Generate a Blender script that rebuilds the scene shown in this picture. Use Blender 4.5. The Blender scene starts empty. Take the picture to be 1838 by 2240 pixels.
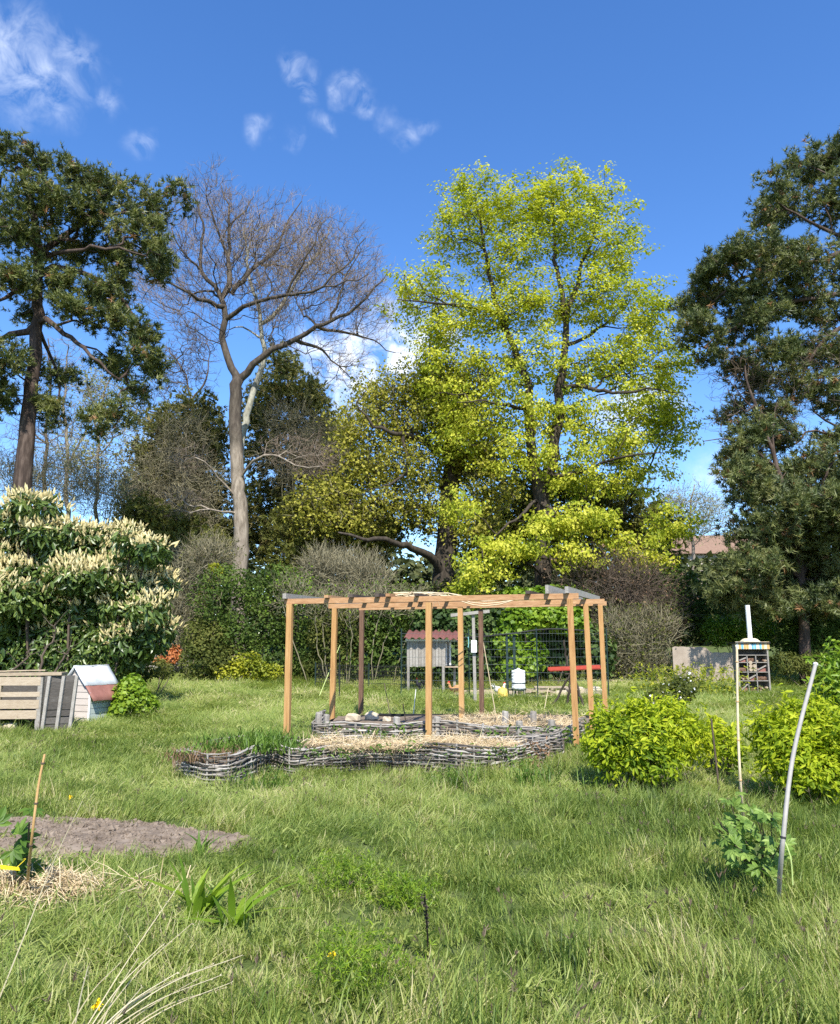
import bpy, math, random
import numpy as np

# ------------------------------------------------------------------ camera, sky, sun, exposure
sc = bpy.context.scene
COL = sc.collection
F = 1700.0                      # focal length in photograph pixels (photo 1838 x 2240)
EYE = 1.55
PITCH = math.atan(295.0 / F)
cam_d = bpy.data.cameras.new('camera')
cam_d.sensor_fit = 'HORIZONTAL'; cam_d.sensor_width = 36.0
cam_d.lens = 36.0 * F / 1838.0
cam_d.clip_start = 0.05; cam_d.clip_end = 2000
cam = bpy.data.objects.new('camera', cam_d); COL.objects.link(cam)
cam.location = (0, 0, EYE); cam.rotation_euler = (math.pi / 2 + PITCH, 0, 0)
sc.camera = cam

SUN_EL, SUN_AZ = math.radians(48), math.radians(8)     # sun behind the camera, a little to its right
sun_from = np.array([math.sin(SUN_AZ) * math.cos(SUN_EL), -math.cos(SUN_AZ) * math.cos(SUN_EL), math.sin(SUN_EL)])
sd = bpy.data.lights.new('sun', 'SUN'); sd.energy = 4.6; sd.angle = math.radians(0.53); sd.color = (1.0, 0.95, 0.86)
sun = bpy.data.objects.new('sun', sd); COL.objects.link(sun)
from mathutils import Vector, kdtree
sun.rotation_euler = Vector(sun_from).to_track_quat('Z', 'Y').to_euler()
sun.location = (5, -20, 30)

sc.view_settings.view_transform = 'Standard'; sc.view_settings.look = 'None'
sc.view_settings.exposure = 0.95; sc.view_settings.gamma = 1.0; sc.view_settings.use_curve_mapping = False
sc.cycles.use_denoising = False
sc.cycles.max_bounces = 6; sc.cycles.diffuse_bounces = 3; sc.cycles.glossy_bounces = 2
sc.cycles.transmission_bounces = 4; sc.cycles.transparent_max_bounces = 6
sc.cycles.sample_clamp_indirect = 4.0
sc.cycles.use_adaptive_sampling = False

def ray(px, py):
    dx, dy = (px - 919.0) / F, (1120.0 - py) / F
    c, s = math.cos(PITCH), math.sin(PITCH)
    return np.array([dx, c - dy * s, s + dy * c])

def P(px, py, Y):
    d = ray(px, py); t = Y / d[1]
    return np.array([d[0] * t, Y, EYE + d[2] * t])

def hz(x, y):
    x = np.asarray(x, float); y = np.asarray(y, float)
    s = np.clip(y - 23.0, 0, 45)
    z = 0.05 * (np.sqrt(s * s + 9) - 3)
    z = z + 0.025 * np.sin(x * 1.3 + 0.7 * y) * np.sin(y * 0.9 - 0.4 * x) + 0.012 * np.sin(3.1 * x + 1.1) * np.sin(2.7 * y)
    return z

def G(px, py):
    d = ray(px, py); z = 0.0
    for _ in range(8):
        t = (z - EYE) / d[2]; z = float(hz(d[0] * t, d[1] * t))
    return np.array([d[0] * t, d[1] * t, z])


def OG(px, Y):
    """a point standing on the ground at depth Y under picture column px (near the horizon)"""
    x = P(px, 1470, Y)[0]
    return np.array([x, Y, float(hz(x, Y))])

# world: Nishita sky with thin clouds
w = bpy.data.worlds.new('World'); sc.world = w; w.use_nodes = True
nt = w.node_tree; nt.nodes.clear()
def N(tree, t, **k):
    n = tree.nodes.new(t)
    for a, b in k.items(): setattr(n, a, b)
    return n
out = N(nt, 'ShaderNodeOutputWorld'); bg = N(nt, 'ShaderNodeBackground'); bg.inputs[1].default_value = 0.14
sky = N(nt, 'ShaderNodeTexSky', sky_type='NISHITA', sun_disc=False)
sky.sun_elevation = SUN_EL; sky.sun_rotation = math.pi - SUN_AZ
sky.air_density = 1.0; sky.dust_density = 0.25; sky.ozone_density = 3.0; sky.altitude = 100
tc = N(nt, 'ShaderNodeTexCoord')
nz1 = N(nt, 'ShaderNodeTexNoise'); nz1.inputs['Scale'].default_value = 34; nz1.inputs['Detail'].default_value = 9; nz1.inputs['Roughness'].default_value = 0.62; nz1.inputs['Distortion'].default_value = 0.6
nt.links.new(tc.outputs['Generated'], nz1.inputs['Vector'])
nzw = N(nt, 'ShaderNodeTexNoise'); nzw.inputs['Scale'].default_value = 22; nzw.inputs['Detail'].default_value = 4
nt.links.new(tc.outputs['Generated'], nzw.inputs['Vector'])
sub = N(nt, 'ShaderNodeVectorMath', operation='SUBTRACT'); sub.inputs[1].default_value = (.5, .5, .5)
nt.links.new(nzw.outputs['Color'], sub.inputs[0])
scl = N(nt, 'ShaderNodeVectorMath', operation='SCALE'); scl.inputs['Scale'].default_value = 0.06
nt.links.new(sub.outputs[0], scl.inputs[0])
addv = N(nt, 'ShaderNodeVectorMath', operation='ADD')
nt.links.new(tc.outputs['Generated'], addv.inputs[0]); nt.links.new(scl.outputs[0], addv.inputs[1])
clouds = [(60, 150, .058, .72), (15, 110, .055, .7), (120, 195, .04, .62), (150, 120, .028, .5), (10, 40, .03, .4), (235, 205, .02, .45), (305, 322, .02, .5),
          (635, 158, .018, .75), (668, 180, .017, .65), (755, 195, .017, .6), (800, 210, .016, .5), (700, 255, .017, .42), (715, 282, .014, .38),
          (565, 290, .017, .48), (635, 300, .015, .4), (840, 260, .02, .42), (885, 285, .02, .48), (925, 275, .014, .45),
          (770, 800, .08, 2.2), (870, 780, .075, 2.2), (700, 770, .045, 1.6), (930, 740, .05, 1.8), (1390, 890, .04, 2.0), (1450, 880, .035, 1.6), (1340, 900, .03, 1.6), (1560, 1030, .04, .6), (330, 990, .05, .7)]
rs = random.Random(4)
dirs = [(ray(a, b) / np.linalg.norm(ray(a, b)), r, s) for a, b, r, s in clouds]
for _ in range(26):                                     # the same scattered wisps go on round the rest of the sky
    az = rs.uniform(math.radians(40), math.radians(320)); el = math.radians(rs.uniform(8, 60))
    dirs.append((np.array([math.sin(az) * math.cos(el), math.cos(az) * math.cos(el), math.sin(el)]), rs.uniform(.03, .09), rs.uniform(.5, 1)))
acc = None
for c, r, s in dirs:
    dn = N(nt, 'ShaderNodeVectorMath', operation='DISTANCE'); dn.inputs[1].default_value = tuple(c)
    nt.links.new(addv.outputs[0], dn.inputs[0])
    mr = N(nt, 'ShaderNodeMapRange', interpolation_type='SMOOTHSTEP'); mr.inputs['From Min'].default_value = r * 1.25; mr.inputs['From Max'].default_value = 0.0
    mr.inputs['To Min'].default_value = 0; mr.inputs['To Max'].default_value = s
    nt.links.new(dn.outputs['Value'], mr.inputs['Value'])
    if acc is None: acc = mr.outputs[0]
    else:
        mx = N(nt, 'ShaderNodeMath', operation='MAXIMUM'); nt.links.new(acc, mx.inputs[0]); nt.links.new(mr.outputs[0], mx.inputs[1]); acc = mx.outputs[0]
nm = N(nt, 'ShaderNodeMapRange'); nm.inputs['From Min'].default_value = .38; nm.inputs['From Max'].default_value = .74
nt.links.new(nz1.outputs['Fac'], nm.inputs['Value'])
mul = N(nt, 'ShaderNodeMath', operation='MULTIPLY'); nt.links.new(acc, mul.inputs[0]); nt.links.new(nm.outputs[0], mul.inputs[1])
mul2 = N(nt, 'ShaderNodeMath', operation='MULTIPLY'); nt.links.new(mul.outputs[0], mul2.inputs[0]); mul2.inputs[1].default_value = 0.85
mixc = N(nt, 'ShaderNodeMix', data_type='RGBA'); mixc.inputs['B'].default_value = (4.6, 5.0, 5.7, 1)
hsv = N(nt, 'ShaderNodeHueSaturation'); hsv.inputs['Hue'].default_value = 0.508; hsv.inputs['Saturation'].default_value = 1.24; hsv.inputs['Value'].default_value = 1.0
nt.links.new(sky.outputs[0], hsv.inputs['Color'])
nt.links.new(mul2.outputs[0], mixc.inputs['Factor']); nt.links.new(hsv.outputs[0], mixc.inputs['A'])
nt.links.new(mixc.outputs['Result'], bg.inputs[0]); nt.links.new(bg.outputs[0], out.inputs[0])

# ------------------------------------------------------------------ helpers
RNG = np.random.default_rng(7)
def unit(v): return v / np.maximum(np.linalg.norm(v, axis=-1, keepdims=True), 1e-9)

class MB:
    def __init__(s): s.v = []; s.l = []; s.k = []; s.m = []; s.t = []; s.n = 0; s.any_t = False
    def add(s, v, f, mat=0, tint=None):
        v = np.asarray(v, np.float32).reshape(-1, 3); f = np.asarray(f, np.int64)
        if len(v) == 0: return
        s.v.append(v); s.l.append((f + s.n).ravel()); s.k.append(np.full(len(f), f.shape[1]))
        s.m.append(np.full(len(f), mat) if np.isscalar(mat) else np.asarray(mat))
        if tint is None: s.t.append(np.full(len(v), .5, np.float32))
        else: s.t.append(np.broadcast_to(np.asarray(tint, np.float32), (len(v),)))
        s.n += len(v)
    def build(s, name, mats, parent=None, smooth=False, kind=None, label=None):
        me = bpy.data.meshes.new(name)
        if s.n:
            v = np.concatenate(s.v).astype(np.float64); l = np.concatenate(s.l); k = np.concatenate(s.k); m = np.concatenate(s.m)
            o = parent
            while o is not None: v = v - np.array(o.location); o = o.parent
            me.vertices.add(len(v)); me.vertices.foreach_set('co', v.astype(np.float32).ravel())
            me.loops.add(len(l)); me.loops.foreach_set('vertex_index', l.astype(np.int32))
            me.polygons.add(len(k)); st = np.zeros(len(k), np.int32); st[1:] = np.cumsum(k)[:-1]
            me.polygons.foreach_set('loop_start', st)
            me.polygons.foreach_set('material_index', m.astype(np.int32))
            me.polygons.foreach_set('use_smooth', np.full(len(k), bool(smooth)))
            a = me.attributes.new('tint', 'FLOAT', 'POINT'); a.data.foreach_set('value', np.concatenate(s.t).astype(np.float32))
            me.update(calc_edges=True)
        for mt in (mats if isinstance(mats, (list, tuple)) else [mats]): me.materials.append(mt)
        ob = bpy.data.objects.new(name, me); COL.objects.link(ob)
        if parent is not None: ob.parent = parent
        if kind: ob['kind'] = kind
        if label: ob['label'] = label
        return ob

def thing(name, label, cat, loc, group=None):
    o = bpy.data.objects.new(name, None); COL.objects.link(o); o.empty_display_size = .2
    o.location = tuple(float(a) for a in loc); o['label'] = label; o['category'] = cat
    if group: o['group'] = group
    return o
def tag(o, label, cat, group=None):
    o['label'] = label; o['category'] = cat
    if group: o['group'] = group
    return o

QB = np.array([[0, 1, 3, 2], [4, 6, 7, 5], [0, 4, 5, 1], [2, 3, 7, 6], [0, 2, 6, 4], [1, 5, 7, 3]])
def bar(mb, a, b, wd, ht, side=None, mat=0, tint=None, taper=1.0):
    """a squared bar from a to b; wd is its width along side, ht the other way"""
    a = np.array(a, float); b = np.array(b, float); t = unit(b - a)
    if side is None: side = np.cross(t, [0, 0, 1]) if abs(t[2]) < .9 else np.array([1., 0, 0])
    side = np.array(side, float); side = unit(side - t * (side @ t)); up = np.cross(side, t)
    v = []
    for p, q in ((a, 1.0), (b, taper)):
        for sx in (-.5, .5):
            for sy in (-.5, .5): v.append(p + side * wd * sx * q + up * ht * sy * q)
    mb.add(v, QB, mat, tint)
def box(mb, c, s, mat=0, tint=None, rz=0.0):
    c = np.array(c, float); cs, sn = math.cos(rz), math.sin(rz)
    v = []
    for x in (-.5, .5):
        for y in (-.5, .5):
            for z in (-.5, .5):
                a, b = x * s[0], y * s[1]; v.append(c + [a * cs - b * sn, a * sn + b * cs, z * s[2]])
    mb.add(np.array(v)[[0, 1, 2, 3, 4, 5, 6, 7]], QB, mat, tint)
def tube(mb, pts, rad, k=6, mat=0, tint=None, cap=True, squash=None):
    pts = np.asarray(pts, float); n = len(pts); rad = np.broadcast_to(np.asarray(rad, float), (n,))
    t = unit(np.gradient(pts, axis=0)); m = unit(t.mean(0))
    ref = np.array([1., 0, 0]) if abs(m[2]) > .75 else np.array([0, 0, 1.])
    u = unit(np.cross(t, ref)); v = np.cross(u, t)
    a = np.arange(k) * 2 * math.pi / k
    s2 = 1.0 if squash is None else squash
    ring = pts[:, None] + rad[:, None, None] * (u[:, None] * np.cos(a)[None, :, None] + s2 * v[:, None] * np.sin(a)[None, :, None])
    i = np.arange(n - 1)[:, None] * k; j = np.arange(k)[None]; j2 = (j + 1) % k
    f = np.stack([i + j, i + j2, i + k + j2, i + k + j], -1).reshape(-1, 4)
    mb.add(ring.reshape(-1, 3), f, mat, tint)
    if cap:
        for q in (0, n - 1):
            rg = np.arange(k)[None]
            mb.add(ring[q], rg if q else rg[:, ::-1], mat, tint)
def lathe(mb, c, prof, k=14, mat=0, tint=None):
    a = np.arange(k) * 2 * math.pi / k; prof = np.array(prof, float)
    ring = np.stack([prof[:, 0, None] * np.cos(a), prof[:, 0, None] * np.sin(a), np.repeat(prof[:, 1, None], k, 1)], -1) + np.array(c)
    n = len(prof); i = np.arange(n - 1)[:, None] * k; j = np.arange(k)[None]; j2 = (j + 1) % k
    mb.add(ring.reshape(-1, 3), np.stack([i + j, i + j2, i + k + j2, i + k + j], -1).reshape(-1, 4), mat, tint)
    mb.add(ring[-1], np.arange(k)[None], mat, tint); mb.add(ring[0], np.arange(k)[None, ::-1], mat, tint)

def rep(mb, tv, tf, T, R, S, mat=0, tint=None):
    """copies of a small template into one mesh: T (n,3), R (n,3,3) columns are the axes, S (n,) or (n,3)"""
    n = len(T); tv = np.asarray(tv, float)
    if n == 0: return
    S = np.asarray(S, float)
    if S.ndim == 1: S = S[:, None]
    loc = tv[None] * S[:, None, :]
    v = np.einsum('nij,nkj->nki', R, loc) + T[:, None]
    f = (np.asarray(tf)[None] + (np.arange(n) * len(tv))[:, None, None]).reshape(-1, np.shape(tf)[1])
    mb.add(v.reshape(-1, 3), f, mat, None if tint is None else np.repeat(tint, len(tv)))

LEAF = (np.array([[0, 0, 0], [-.32, .45, .07], [0, 1, -.05], [.32, .45, .07]]), np.array([[0, 3, 2], [0, 2, 1]]))
OVAL = (np.array([[0, 0, 0], [-.17, .3, .04], [-.15, .7, .02], [0, 1, -.08], [.15, .7, .02], [.17, .3, .04]]), np.array([[0, 5, 4, 3], [0, 3, 2, 1]]))
BROAD = (np.array([[0, 0, 0], [-.42, .15, .05], [-.45, .6, .03], [0, 1, -.08], [.45, .6, .03], [.42, .15, .05]]), np.array([[0, 5, 4, 3], [0, 3, 2, 1]]))
def tuft(nb=14, spread=1.0, width=.07, seed=1):
    r = np.random.default_rng(seed); v = []; f = []
    for i in range(nb):
        ph = r.uniform(0, 2 * math.pi); th = spread * math.sqrt(r.uniform(.02, 1))
        d = np.array([math.sin(th) * math.cos(ph), math.cos(th), math.sin(th) * math.sin(ph)])
        s = unit(np.cross(d, r.normal(size=3))) * width
        b = np.array([0, r.uniform(-.55, .1), 0]); k = len(v)
        v += [b - s * .5, b + s * .5, b + d * r.uniform(.75, 1)]; f.append([k, k + 1, k + 2])
    return np.array(v), np.array(f)

def frames(nrm, along):
    nrm = unit(nrm); along = unit(along - nrm * (along * nrm).sum(-1, keepdims=True)); side = np.cross(along, nrm)
    return np.stack([side, along, nrm], -1)
def leaves(mb, pts, outw, size, tmpl, rng, up=.5, jit=.7, droop=.0, mat=0, tint=None, sv=.35):
    n = len(pts)
    if n == 0: return
    nr = unit(unit(outw) + np.array([0, 0, up]) + rng.normal(size=(n, 3)) * jit)
    al = rng.normal(size=(n, 3)) + np.array([0, 0, -droop]) + unit(outw) * .4
    S = size * (1 + sv * rng.uniform(-1, 1, n))
    rep(mb, tmpl[0], tmpl[1], pts, frames(nr, al), S, mat, rng.uniform(0, 1, n) if tint is None else tint)
def tufts(mb, pts, d, size, tmpls, rng, mat=0, tint=None, sv=.3):
    n = len(pts); which = rng.integers(0, len(tmpls), n); S = size * (1 + sv * rng.uniform(-1, 1, n))
    R = frames(rng.normal(size=(n, 3)), d + 1e-4)
    # the tuft's axis is its local y
    y = unit(d); x = unit(np.cross(y, rng.normal(size=(n, 3)))); z = np.cross(x, y); R = np.stack([x, y, z], -1)
    tt = rng.uniform(0, 1, n) if tint is None else tint
    for i, (tv, tf) in enumerate(tmpls):
        q = which == i; rep(mb, tv, tf, pts[q], R[q], S[q], mat, tt[q])

def E(px, py, Y, rx, ry, rd=None):
    """ellipsoid: picture centre, depth, half sizes in picture pixels, half depth in metres"""
    c = P(px, py, Y); k = Y / F * 1.02
    return (c, np.array([rx * k, rx * k * .9 if rd is None else rd, ry * k]))
def shell(ells, n, rng, inner=.45, bump=.28, zmin=True):
    wts = np.array([(r[0] * r[1] * r[2]) ** (2 / 3) for _, r in ells]); cnt = rng.multinomial(n, wts / wts.sum())
    Pp, Nn = [], []
    for (c, r), m in zip(ells, cnt):
        d = unit(rng.normal(size=(m, 3))); b = np.ones(m)
        for q in unit(rng.normal(size=(14, 3))): b += bump * rng.uniform(-.7, 1.0) * np.exp(9 * (d @ q - 1))
        rr = (inner + (1 - inner) * np.sqrt(rng.uniform(0, 1, m))) * b
        Pp.append(c + d * r * rr[:, None]); Nn.append(unit(d / r))
    p = np.concatenate(Pp); q = np.concatenate(Nn)
    if zmin:
        k = p[:, 2] > hz(p[:, 0], p[:, 1]) + .02; p, q = p[k], q[k]
    return p, q
def ball(ells, n, rng, pw=.45):
    wts = np.array([(r[0] * r[1] * r[2]) ** .8 for _, r in ells]); cnt = rng.multinomial(n, wts / wts.sum()); o = []
    for (c, r), m in zip(ells, cnt):
        o.append(c + unit(rng.normal(size=(m, 3))) * r * (rng.uniform(0, 1, m) ** pw)[:, None])
    return np.concatenate(o)

def smooth(poly, step, rng=None, jit=0.0):
    poly = np.asarray(poly, float)
    if len(poly) == 2: poly = np.array([poly[0], poly.mean(0), poly[1]])
    p = np.vstack([2 * poly[0] - poly[1], poly, 2 * poly[-1] - poly[-2]]); o = []
    for i in range(1, len(p) - 2):
        m = max(2, int(np.linalg.norm(p[i + 1] - p[i]) / step))
        for t in np.arange(m) / m:
            a, b, c, d = p[i - 1], p[i], p[i + 1], p[i + 2]
            o.append(.5 * (2 * b + (c - a) * t + (2 * a - 5 * b + 4 * c - d) * t * t + (3 * b - a - 3 * c + d) * t ** 3))
    o.append(poly[-1]); o = np.array(o)
    if jit and rng is not None: o[1:-1] += rng.normal(size=o[1:-1].shape) * jit
    return o

class Tree:
    """limbs given by hand, then every crown point joined to the nearest cheap node; radii by the pipe rule"""
    def __init__(s, guides, att, rng, bf=.25, tip=.012, pw=2.3, step=.5, wob=.05):
        pos, par, rm = [], [], []
        for g in guides:
            poly, r0, r1 = g[:3]
            q = smooth(poly, step, rng, wob * (g[3] if len(g) > 3 else 1)); m = len(q)
            r = np.linspace(r0, r1, m)
            if pos:
                d = np.linalg.norm(np.array(pos) - q[0], axis=1); last = int(d.argmin())
            else: last = -1
            for i in range(m):
                if i == 0 and last >= 0: continue
                pos.append(q[i]); par.append(last); rm.append(r[i]); last = len(pos) - 1
        n0 = len(pos); path = [0.0] * n0
        for i in range(n0):
            if par[i] >= 0: path[i] = path[par[i]] + .45 * np.linalg.norm(pos[i] - pos[par[i]])
        A = np.asarray(att, float); n = len(A)
        if n:
            NP = np.array(pos); lo = int(n0 * 0.0)
            D = np.linalg.norm(A[:, None] - NP[None], axis=2) + bf * np.array(path)[None]
            dn = A[:, None, 2] - NP[None, :, 2]
            D = D + np.where(dn < 0, -dn * .35, 0)
            best = D.min(1); bp = D.argmin(1); done = np.zeros(n, bool)
            for _ in range(n):
                i = int(np.where(done, 1e9, best).argmin()); done[i] = True
                p = bp[i]; dd = np.linalg.norm(A[i] - pos[p])
                pos.append(A[i]); par.append(int(p)); rm.append(0); path.append(path[p] + dd); me = len(pos) - 1
                dv = A - A[i]; c = np.sqrt((dv * dv).sum(1)) + bf * path[me] + np.where(dv[:, 2] < 0, -dv[:, 2] * .35, 0)
                q = c < best; best[q] = c[q]; bp[q] = me
        s.pos = np.array(pos); s.par = np.array(par); m = len(pos)
        acc = np.zeros(m); r = np.zeros(m); s.kids = [[] for _ in range(m)]
        for i in range(m - 1, -1, -1):
            r[i] = max(acc[i] ** (1 / pw), tip, rm[i]) if True else 0
            if par[i] >= 0: acc[par[i]] += min(r[i], 9) ** pw if rm[i] == 0 else 0; s.kids[par[i]].append(i)
        s.r = r; s.n0 = n0; s.guide = np.arange(m) < n0
        s.dir = np.zeros((m, 3)); k = s.par >= 0
        s.dir[k] = unit(s.pos[k] - s.pos[s.par[k]]); s.dir[~k] = (0, 0, 1)
        s.leaf = np.array([len(q) == 0 for q in s.kids])
    def wood(s, mb, rng, mat=0, wig=.06, only=None, kmax=9):
        start = [i for i in range(len(s.pos)) if s.par[i] < 0]; todo = [(i, -1) for i in start]
        while todo:
            i, p = todo.pop(); ch = [] if p < 0 else [p]; rr = [] if p < 0 else [min(s.r[i] * 1.15, s.r[p])]
            while True:
                ch.append(i); rr.append(s.r[i]); kk = s.kids[i]
                if not kk: break
                b = max(kk, key=lambda q: s.r[q] + (10 if s.guide[q] and s.guide[i] and q == i + 1 else 0))
                todo += [(q, i) for q in kk if q != b]; i = b
            pts = s.pos[ch]; rr = np.array(rr)
            if len(ch) < 2: continue
            R = rr.max(); k = kmax if R > .12 else 6 if R > .05 else 4 if R > .025 else 3
            seg = np.linalg.norm(np.diff(pts, axis=0), axis=1)
            q = [pts[0]]; qr = [rr[0]]
            pp = np.vstack([2 * pts[0] - pts[1], pts, 2 * pts[-1] - pts[-2]])
            for j in range(len(pts) - 1):
                a, b, c, d = pp[j], pp[j + 1], pp[j + 2], pp[j + 3]
                mm = max(1, min(4, int(seg[j] / .35)))
                for t in (np.arange(1, mm + 1) / mm):
                    x = .5 * (2 * b + (c - a) * t + (2 * a - 5 * b + 4 * c - d) * t * t + (3 * b - a - 3 * c + d) * t ** 3)
                    if t < 1: x = x + rng.normal(size=3) * wig * seg[j] / mm
                    q.append(x); qr.append(rr[j] + (rr[j + 1] - rr[j]) * t)
            tube(mb, np.array(q), np.array(qr), k, mat, rng.uniform(0, 1), cap=R > .05)

def twigs(mb, base, d, ln, r, rng, mat=0, bend=.5, m=4):
    """many thin bent three-sided twigs at once"""
    n = len(base); d = unit(d); ln = np.broadcast_to(np.asarray(ln, float), (n,)); cur = base.copy(); dd = d.copy(); pts = [cur]
    for i in range(m - 1):
        dd = unit(dd + rng.normal(size=(n, 3)) * bend * .5 + np.array([0, 0, .08])); cur = cur + dd * (ln / (m - 1))[:, None]; pts.append(cur)
    pts = np.stack(pts, 1); rad = np.linspace(1, .35, m) * r
    u = unit(np.cross(d, rng.normal(size=(n, 3)))); v = np.cross(d, u); a = np.arange(3) * 2 * math.pi / 3
    ring = pts[:, :, None] + rad[None, :, None, None] * (u[:, None, None] * np.cos(a)[None, None, :, None] + v[:, None, None] * np.sin(a)[None, None, :, None])
    f = []
    for i in range(m - 1):
        for j in range(3): f.append([i * 3 + j, i * 3 + (j + 1) % 3, (i + 1) * 3 + (j + 1) % 3, (i + 1) * 3 + j])
    f = (np.array(f)[None] + (np.arange(n) * m * 3)[:, None, None]).reshape(-1, 4)
    mb.add(ring.reshape(-1, 3), f, mat, np.repeat(rng.uniform(0, 1, n), m * 3))
    return pts[:, -1], dd, pts

# ------------------------------------------------------------------ materials
def mat_base(name):
    m = bpy.data.materials.new(name); m.use_nodes = True; t = m.node_tree; b = t.nodes['Principled BSDF']
    b.inputs['Specular IOR Level'].default_value = .25
    return m, t, b
def ramp(t, cols, stops=None):
    r = N(t, 'ShaderNodeValToRGB'); e = r.color_ramp.elements
    stops = stops or [i / (len(cols) - 1) for i in range(len(cols))]
    e[0].position = stops[0]; e[0].color = (*cols[0], 1); e[1].position = stops[-1]; e[1].color = (*cols[-1], 1)
    for c, s_ in zip(cols[1:-1], stops[1:-1]): x = e.new(s_); x.color = (*c, 1)
    return r
def leafmat(name, cols, trans=.35, rough=.55, spec=.3, stops=None, tcol=1.25, inst=False):
    m, t, b = mat_base(name)
    at = N(t, 'ShaderNodeAttribute', attribute_name='tint'); r = ramp(t, cols, stops); fac = at.outputs['Fac']
    if inst:
        ai = N(t, 'ShaderNodeAttribute', attribute_name='patch', attribute_type='INSTANCER')
        m1 = N(t, 'ShaderNodeMath', operation='MULTIPLY'); m1.inputs[1].default_value = .5; t.links.new(at.outputs['Fac'], m1.inputs[0])
        m2 = N(t, 'ShaderNodeMath', operation='MULTIPLY_ADD'); m2.inputs[1].default_value = .62; t.links.new(ai.outputs['Fac'], m2.inputs[0]); t.links.new(m1.outputs[0], m2.inputs[2])
        fac = m2.outputs[0]
    t.links.new(fac, r.inputs[0]); t.links.new(r.outputs[0], b.inputs['Base Color'])
    b.inputs['Roughness'].default_value = rough; b.inputs['Specular IOR Level'].default_value = spec
    tr = N(t, 'ShaderNodeBsdfTranslucent'); mc = N(t, 'ShaderNodeVectorMath', operation='MULTIPLY'); mc.inputs[1].default_value = (tcol, tcol * 1.05, tcol * .6)
    t.links.new(r.outputs[0], mc.inputs[0]); t.links.new(mc.outputs[0], tr.inputs['Color'])
    mx = N(t, 'ShaderNodeMixShader'); mx.inputs[0].default_value = trans
    t.links.new(b.outputs[0], mx.inputs[1]); t.links.new(tr.outputs[0], mx.inputs[2])
    t.links.new(mx.outputs[0], t.nodes['Material Output'].inputs['Surface'])
    return m
def noisemat(name, cols, scale=8, rough=.8, stretch=(1, 1, 1), bump=.3, stops=None, detail=6, tintmix=0.0, spec=.2, bscale=None, wave=None):
    """two or three colours through a noise in object space, a little relief; tintmix shifts each piece"""
    m, t, b = mat_base(name); tc_ = N(t, 'ShaderNodeTexCoord'); mp = N(t, 'ShaderNodeMapping'); mp.inputs['Scale'].default_value = stretch
    t.links.new(tc_.outputs['Object'], mp.inputs[0])
    nz = N(t, 'ShaderNodeTexNoise'); nz.inputs['Scale'].default_value = scale; nz.inputs['Detail'].default_value = detail; nz.inputs['Roughness'].default_value = .65
    t.links.new(mp.outputs[0], nz.inputs['Vector']); fac = nz.outputs['Fac']
    mr = N(t, 'ShaderNodeMapRange'); mr.inputs['From Min'].default_value = .28; mr.inputs['From Max'].default_value = .72; t.links.new(fac, mr.inputs['Value']); fac = mr.outputs[0]
    if tintmix:
        at = N(t, 'ShaderNodeAttribute', attribute_name='tint'); mx = N(t, 'ShaderNodeMix'); mx.inputs['Factor'].default_value = tintmix
        t.links.new(fac, mx.inputs['A']); t.links.new(at.outputs['Fac'], mx.inputs['B']); fac = mx.outputs['Result']
    r = ramp(t, cols, stops); t.links.new(fac, r.inputs[0]); t.links.new(r.outputs[0], b.inputs['Base Color'])
    b.inputs['Roughness'].default_value = rough; b.inputs['Specular IOR Level'].default_value = spec
    if bump:
        n2 = N(t, 'ShaderNodeTexNoise'); n2.inputs['Scale'].default_value = bscale or scale * 2.5; n2.inputs['Detail'].default_value = 5
        t.links.new(mp.outputs[0], n2.inputs['Vector']); bp = N(t, 'ShaderNodeBump'); bp.inputs['Strength'].default_value = bump; bp.inputs['Distance'].default_value = .02
        t.links.new(n2.outputs['Fac'], bp.inputs['Height']); t.links.new(bp.outputs[0], b.inputs['Normal'])
    return m

M = {}
M['ground'] = noisemat('ground_soil', [(.05, .075, .02), (.08, .11, .03), (.11, .12, .045)], 3, .95)
M['grass'] = leafmat('grass_blade', [(.035, .072, .015), (.125, .19, .036), (.24, .305, .065), (.37, .405, .12), (.52, .46, .25)], .42, .5, .4, inst=True, stops=[0, .3, .6, .86, 1])
M['soil'] = noisemat('tilled_soil', [(.10, .076, .056), (.185, .145, .108), (.26, .21, .162)], 9, .95, bump=.8)
M['sand'] = noisemat('sandy_earth', [(.33, .26, .18), (.45, .37, .27)], 4, .95)
M['timber'] = noisemat('larch_timber', [(.20, .092, .034), (.37, .205, .08), (.44, .265, .11), (.53, .36, .18)], 4, .7, (7, 7, .6), .25, tintmix=.3, stops=[0, .35, .7, 1])
M['timber_beam'] = noisemat('larch_beam', [(.20, .09, .042), (.34, .185, .09), (.42, .25, .13), (.52, .35, .21)], 4, .7, (.6, 7, 7), .15, tintmix=.3)
M['timber_brown'] = noisemat('brown_stained_timber', [(.075, .042, .028), (.135, .078, .05), (.20, .12, .078)], 5, .6, (6, 6, .7), .15)
M['timber_dark'] = noisemat('dark_rafter_wood', [(.05, .04, .035), (.11, .085, .07)], 6, .8)
M['grey_wood'] = noisemat('weathered_grey_wood', [(.15, .13, .11), (.27, .25, .22), (.38, .36, .33)], 6, .85, (3, 3, 3), .3, tintmix=.45)
M['dark_wood'] = noisemat('dark_plank', [(.045, .04, .037), (.085, .078, .07), (.14, .13, .12)], 7, .85, (2, 2, 8), .3, tintmix=.4)  # much darker than the pale slats of the bin's front
M['pale_wood'] = noisemat('pale_pallet_wood', [(.22, .165, .11), (.35, .28, .2), (.46, .39, .3)], 6, .8, (2, 2, 6), .2, tintmix=.5)
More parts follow.
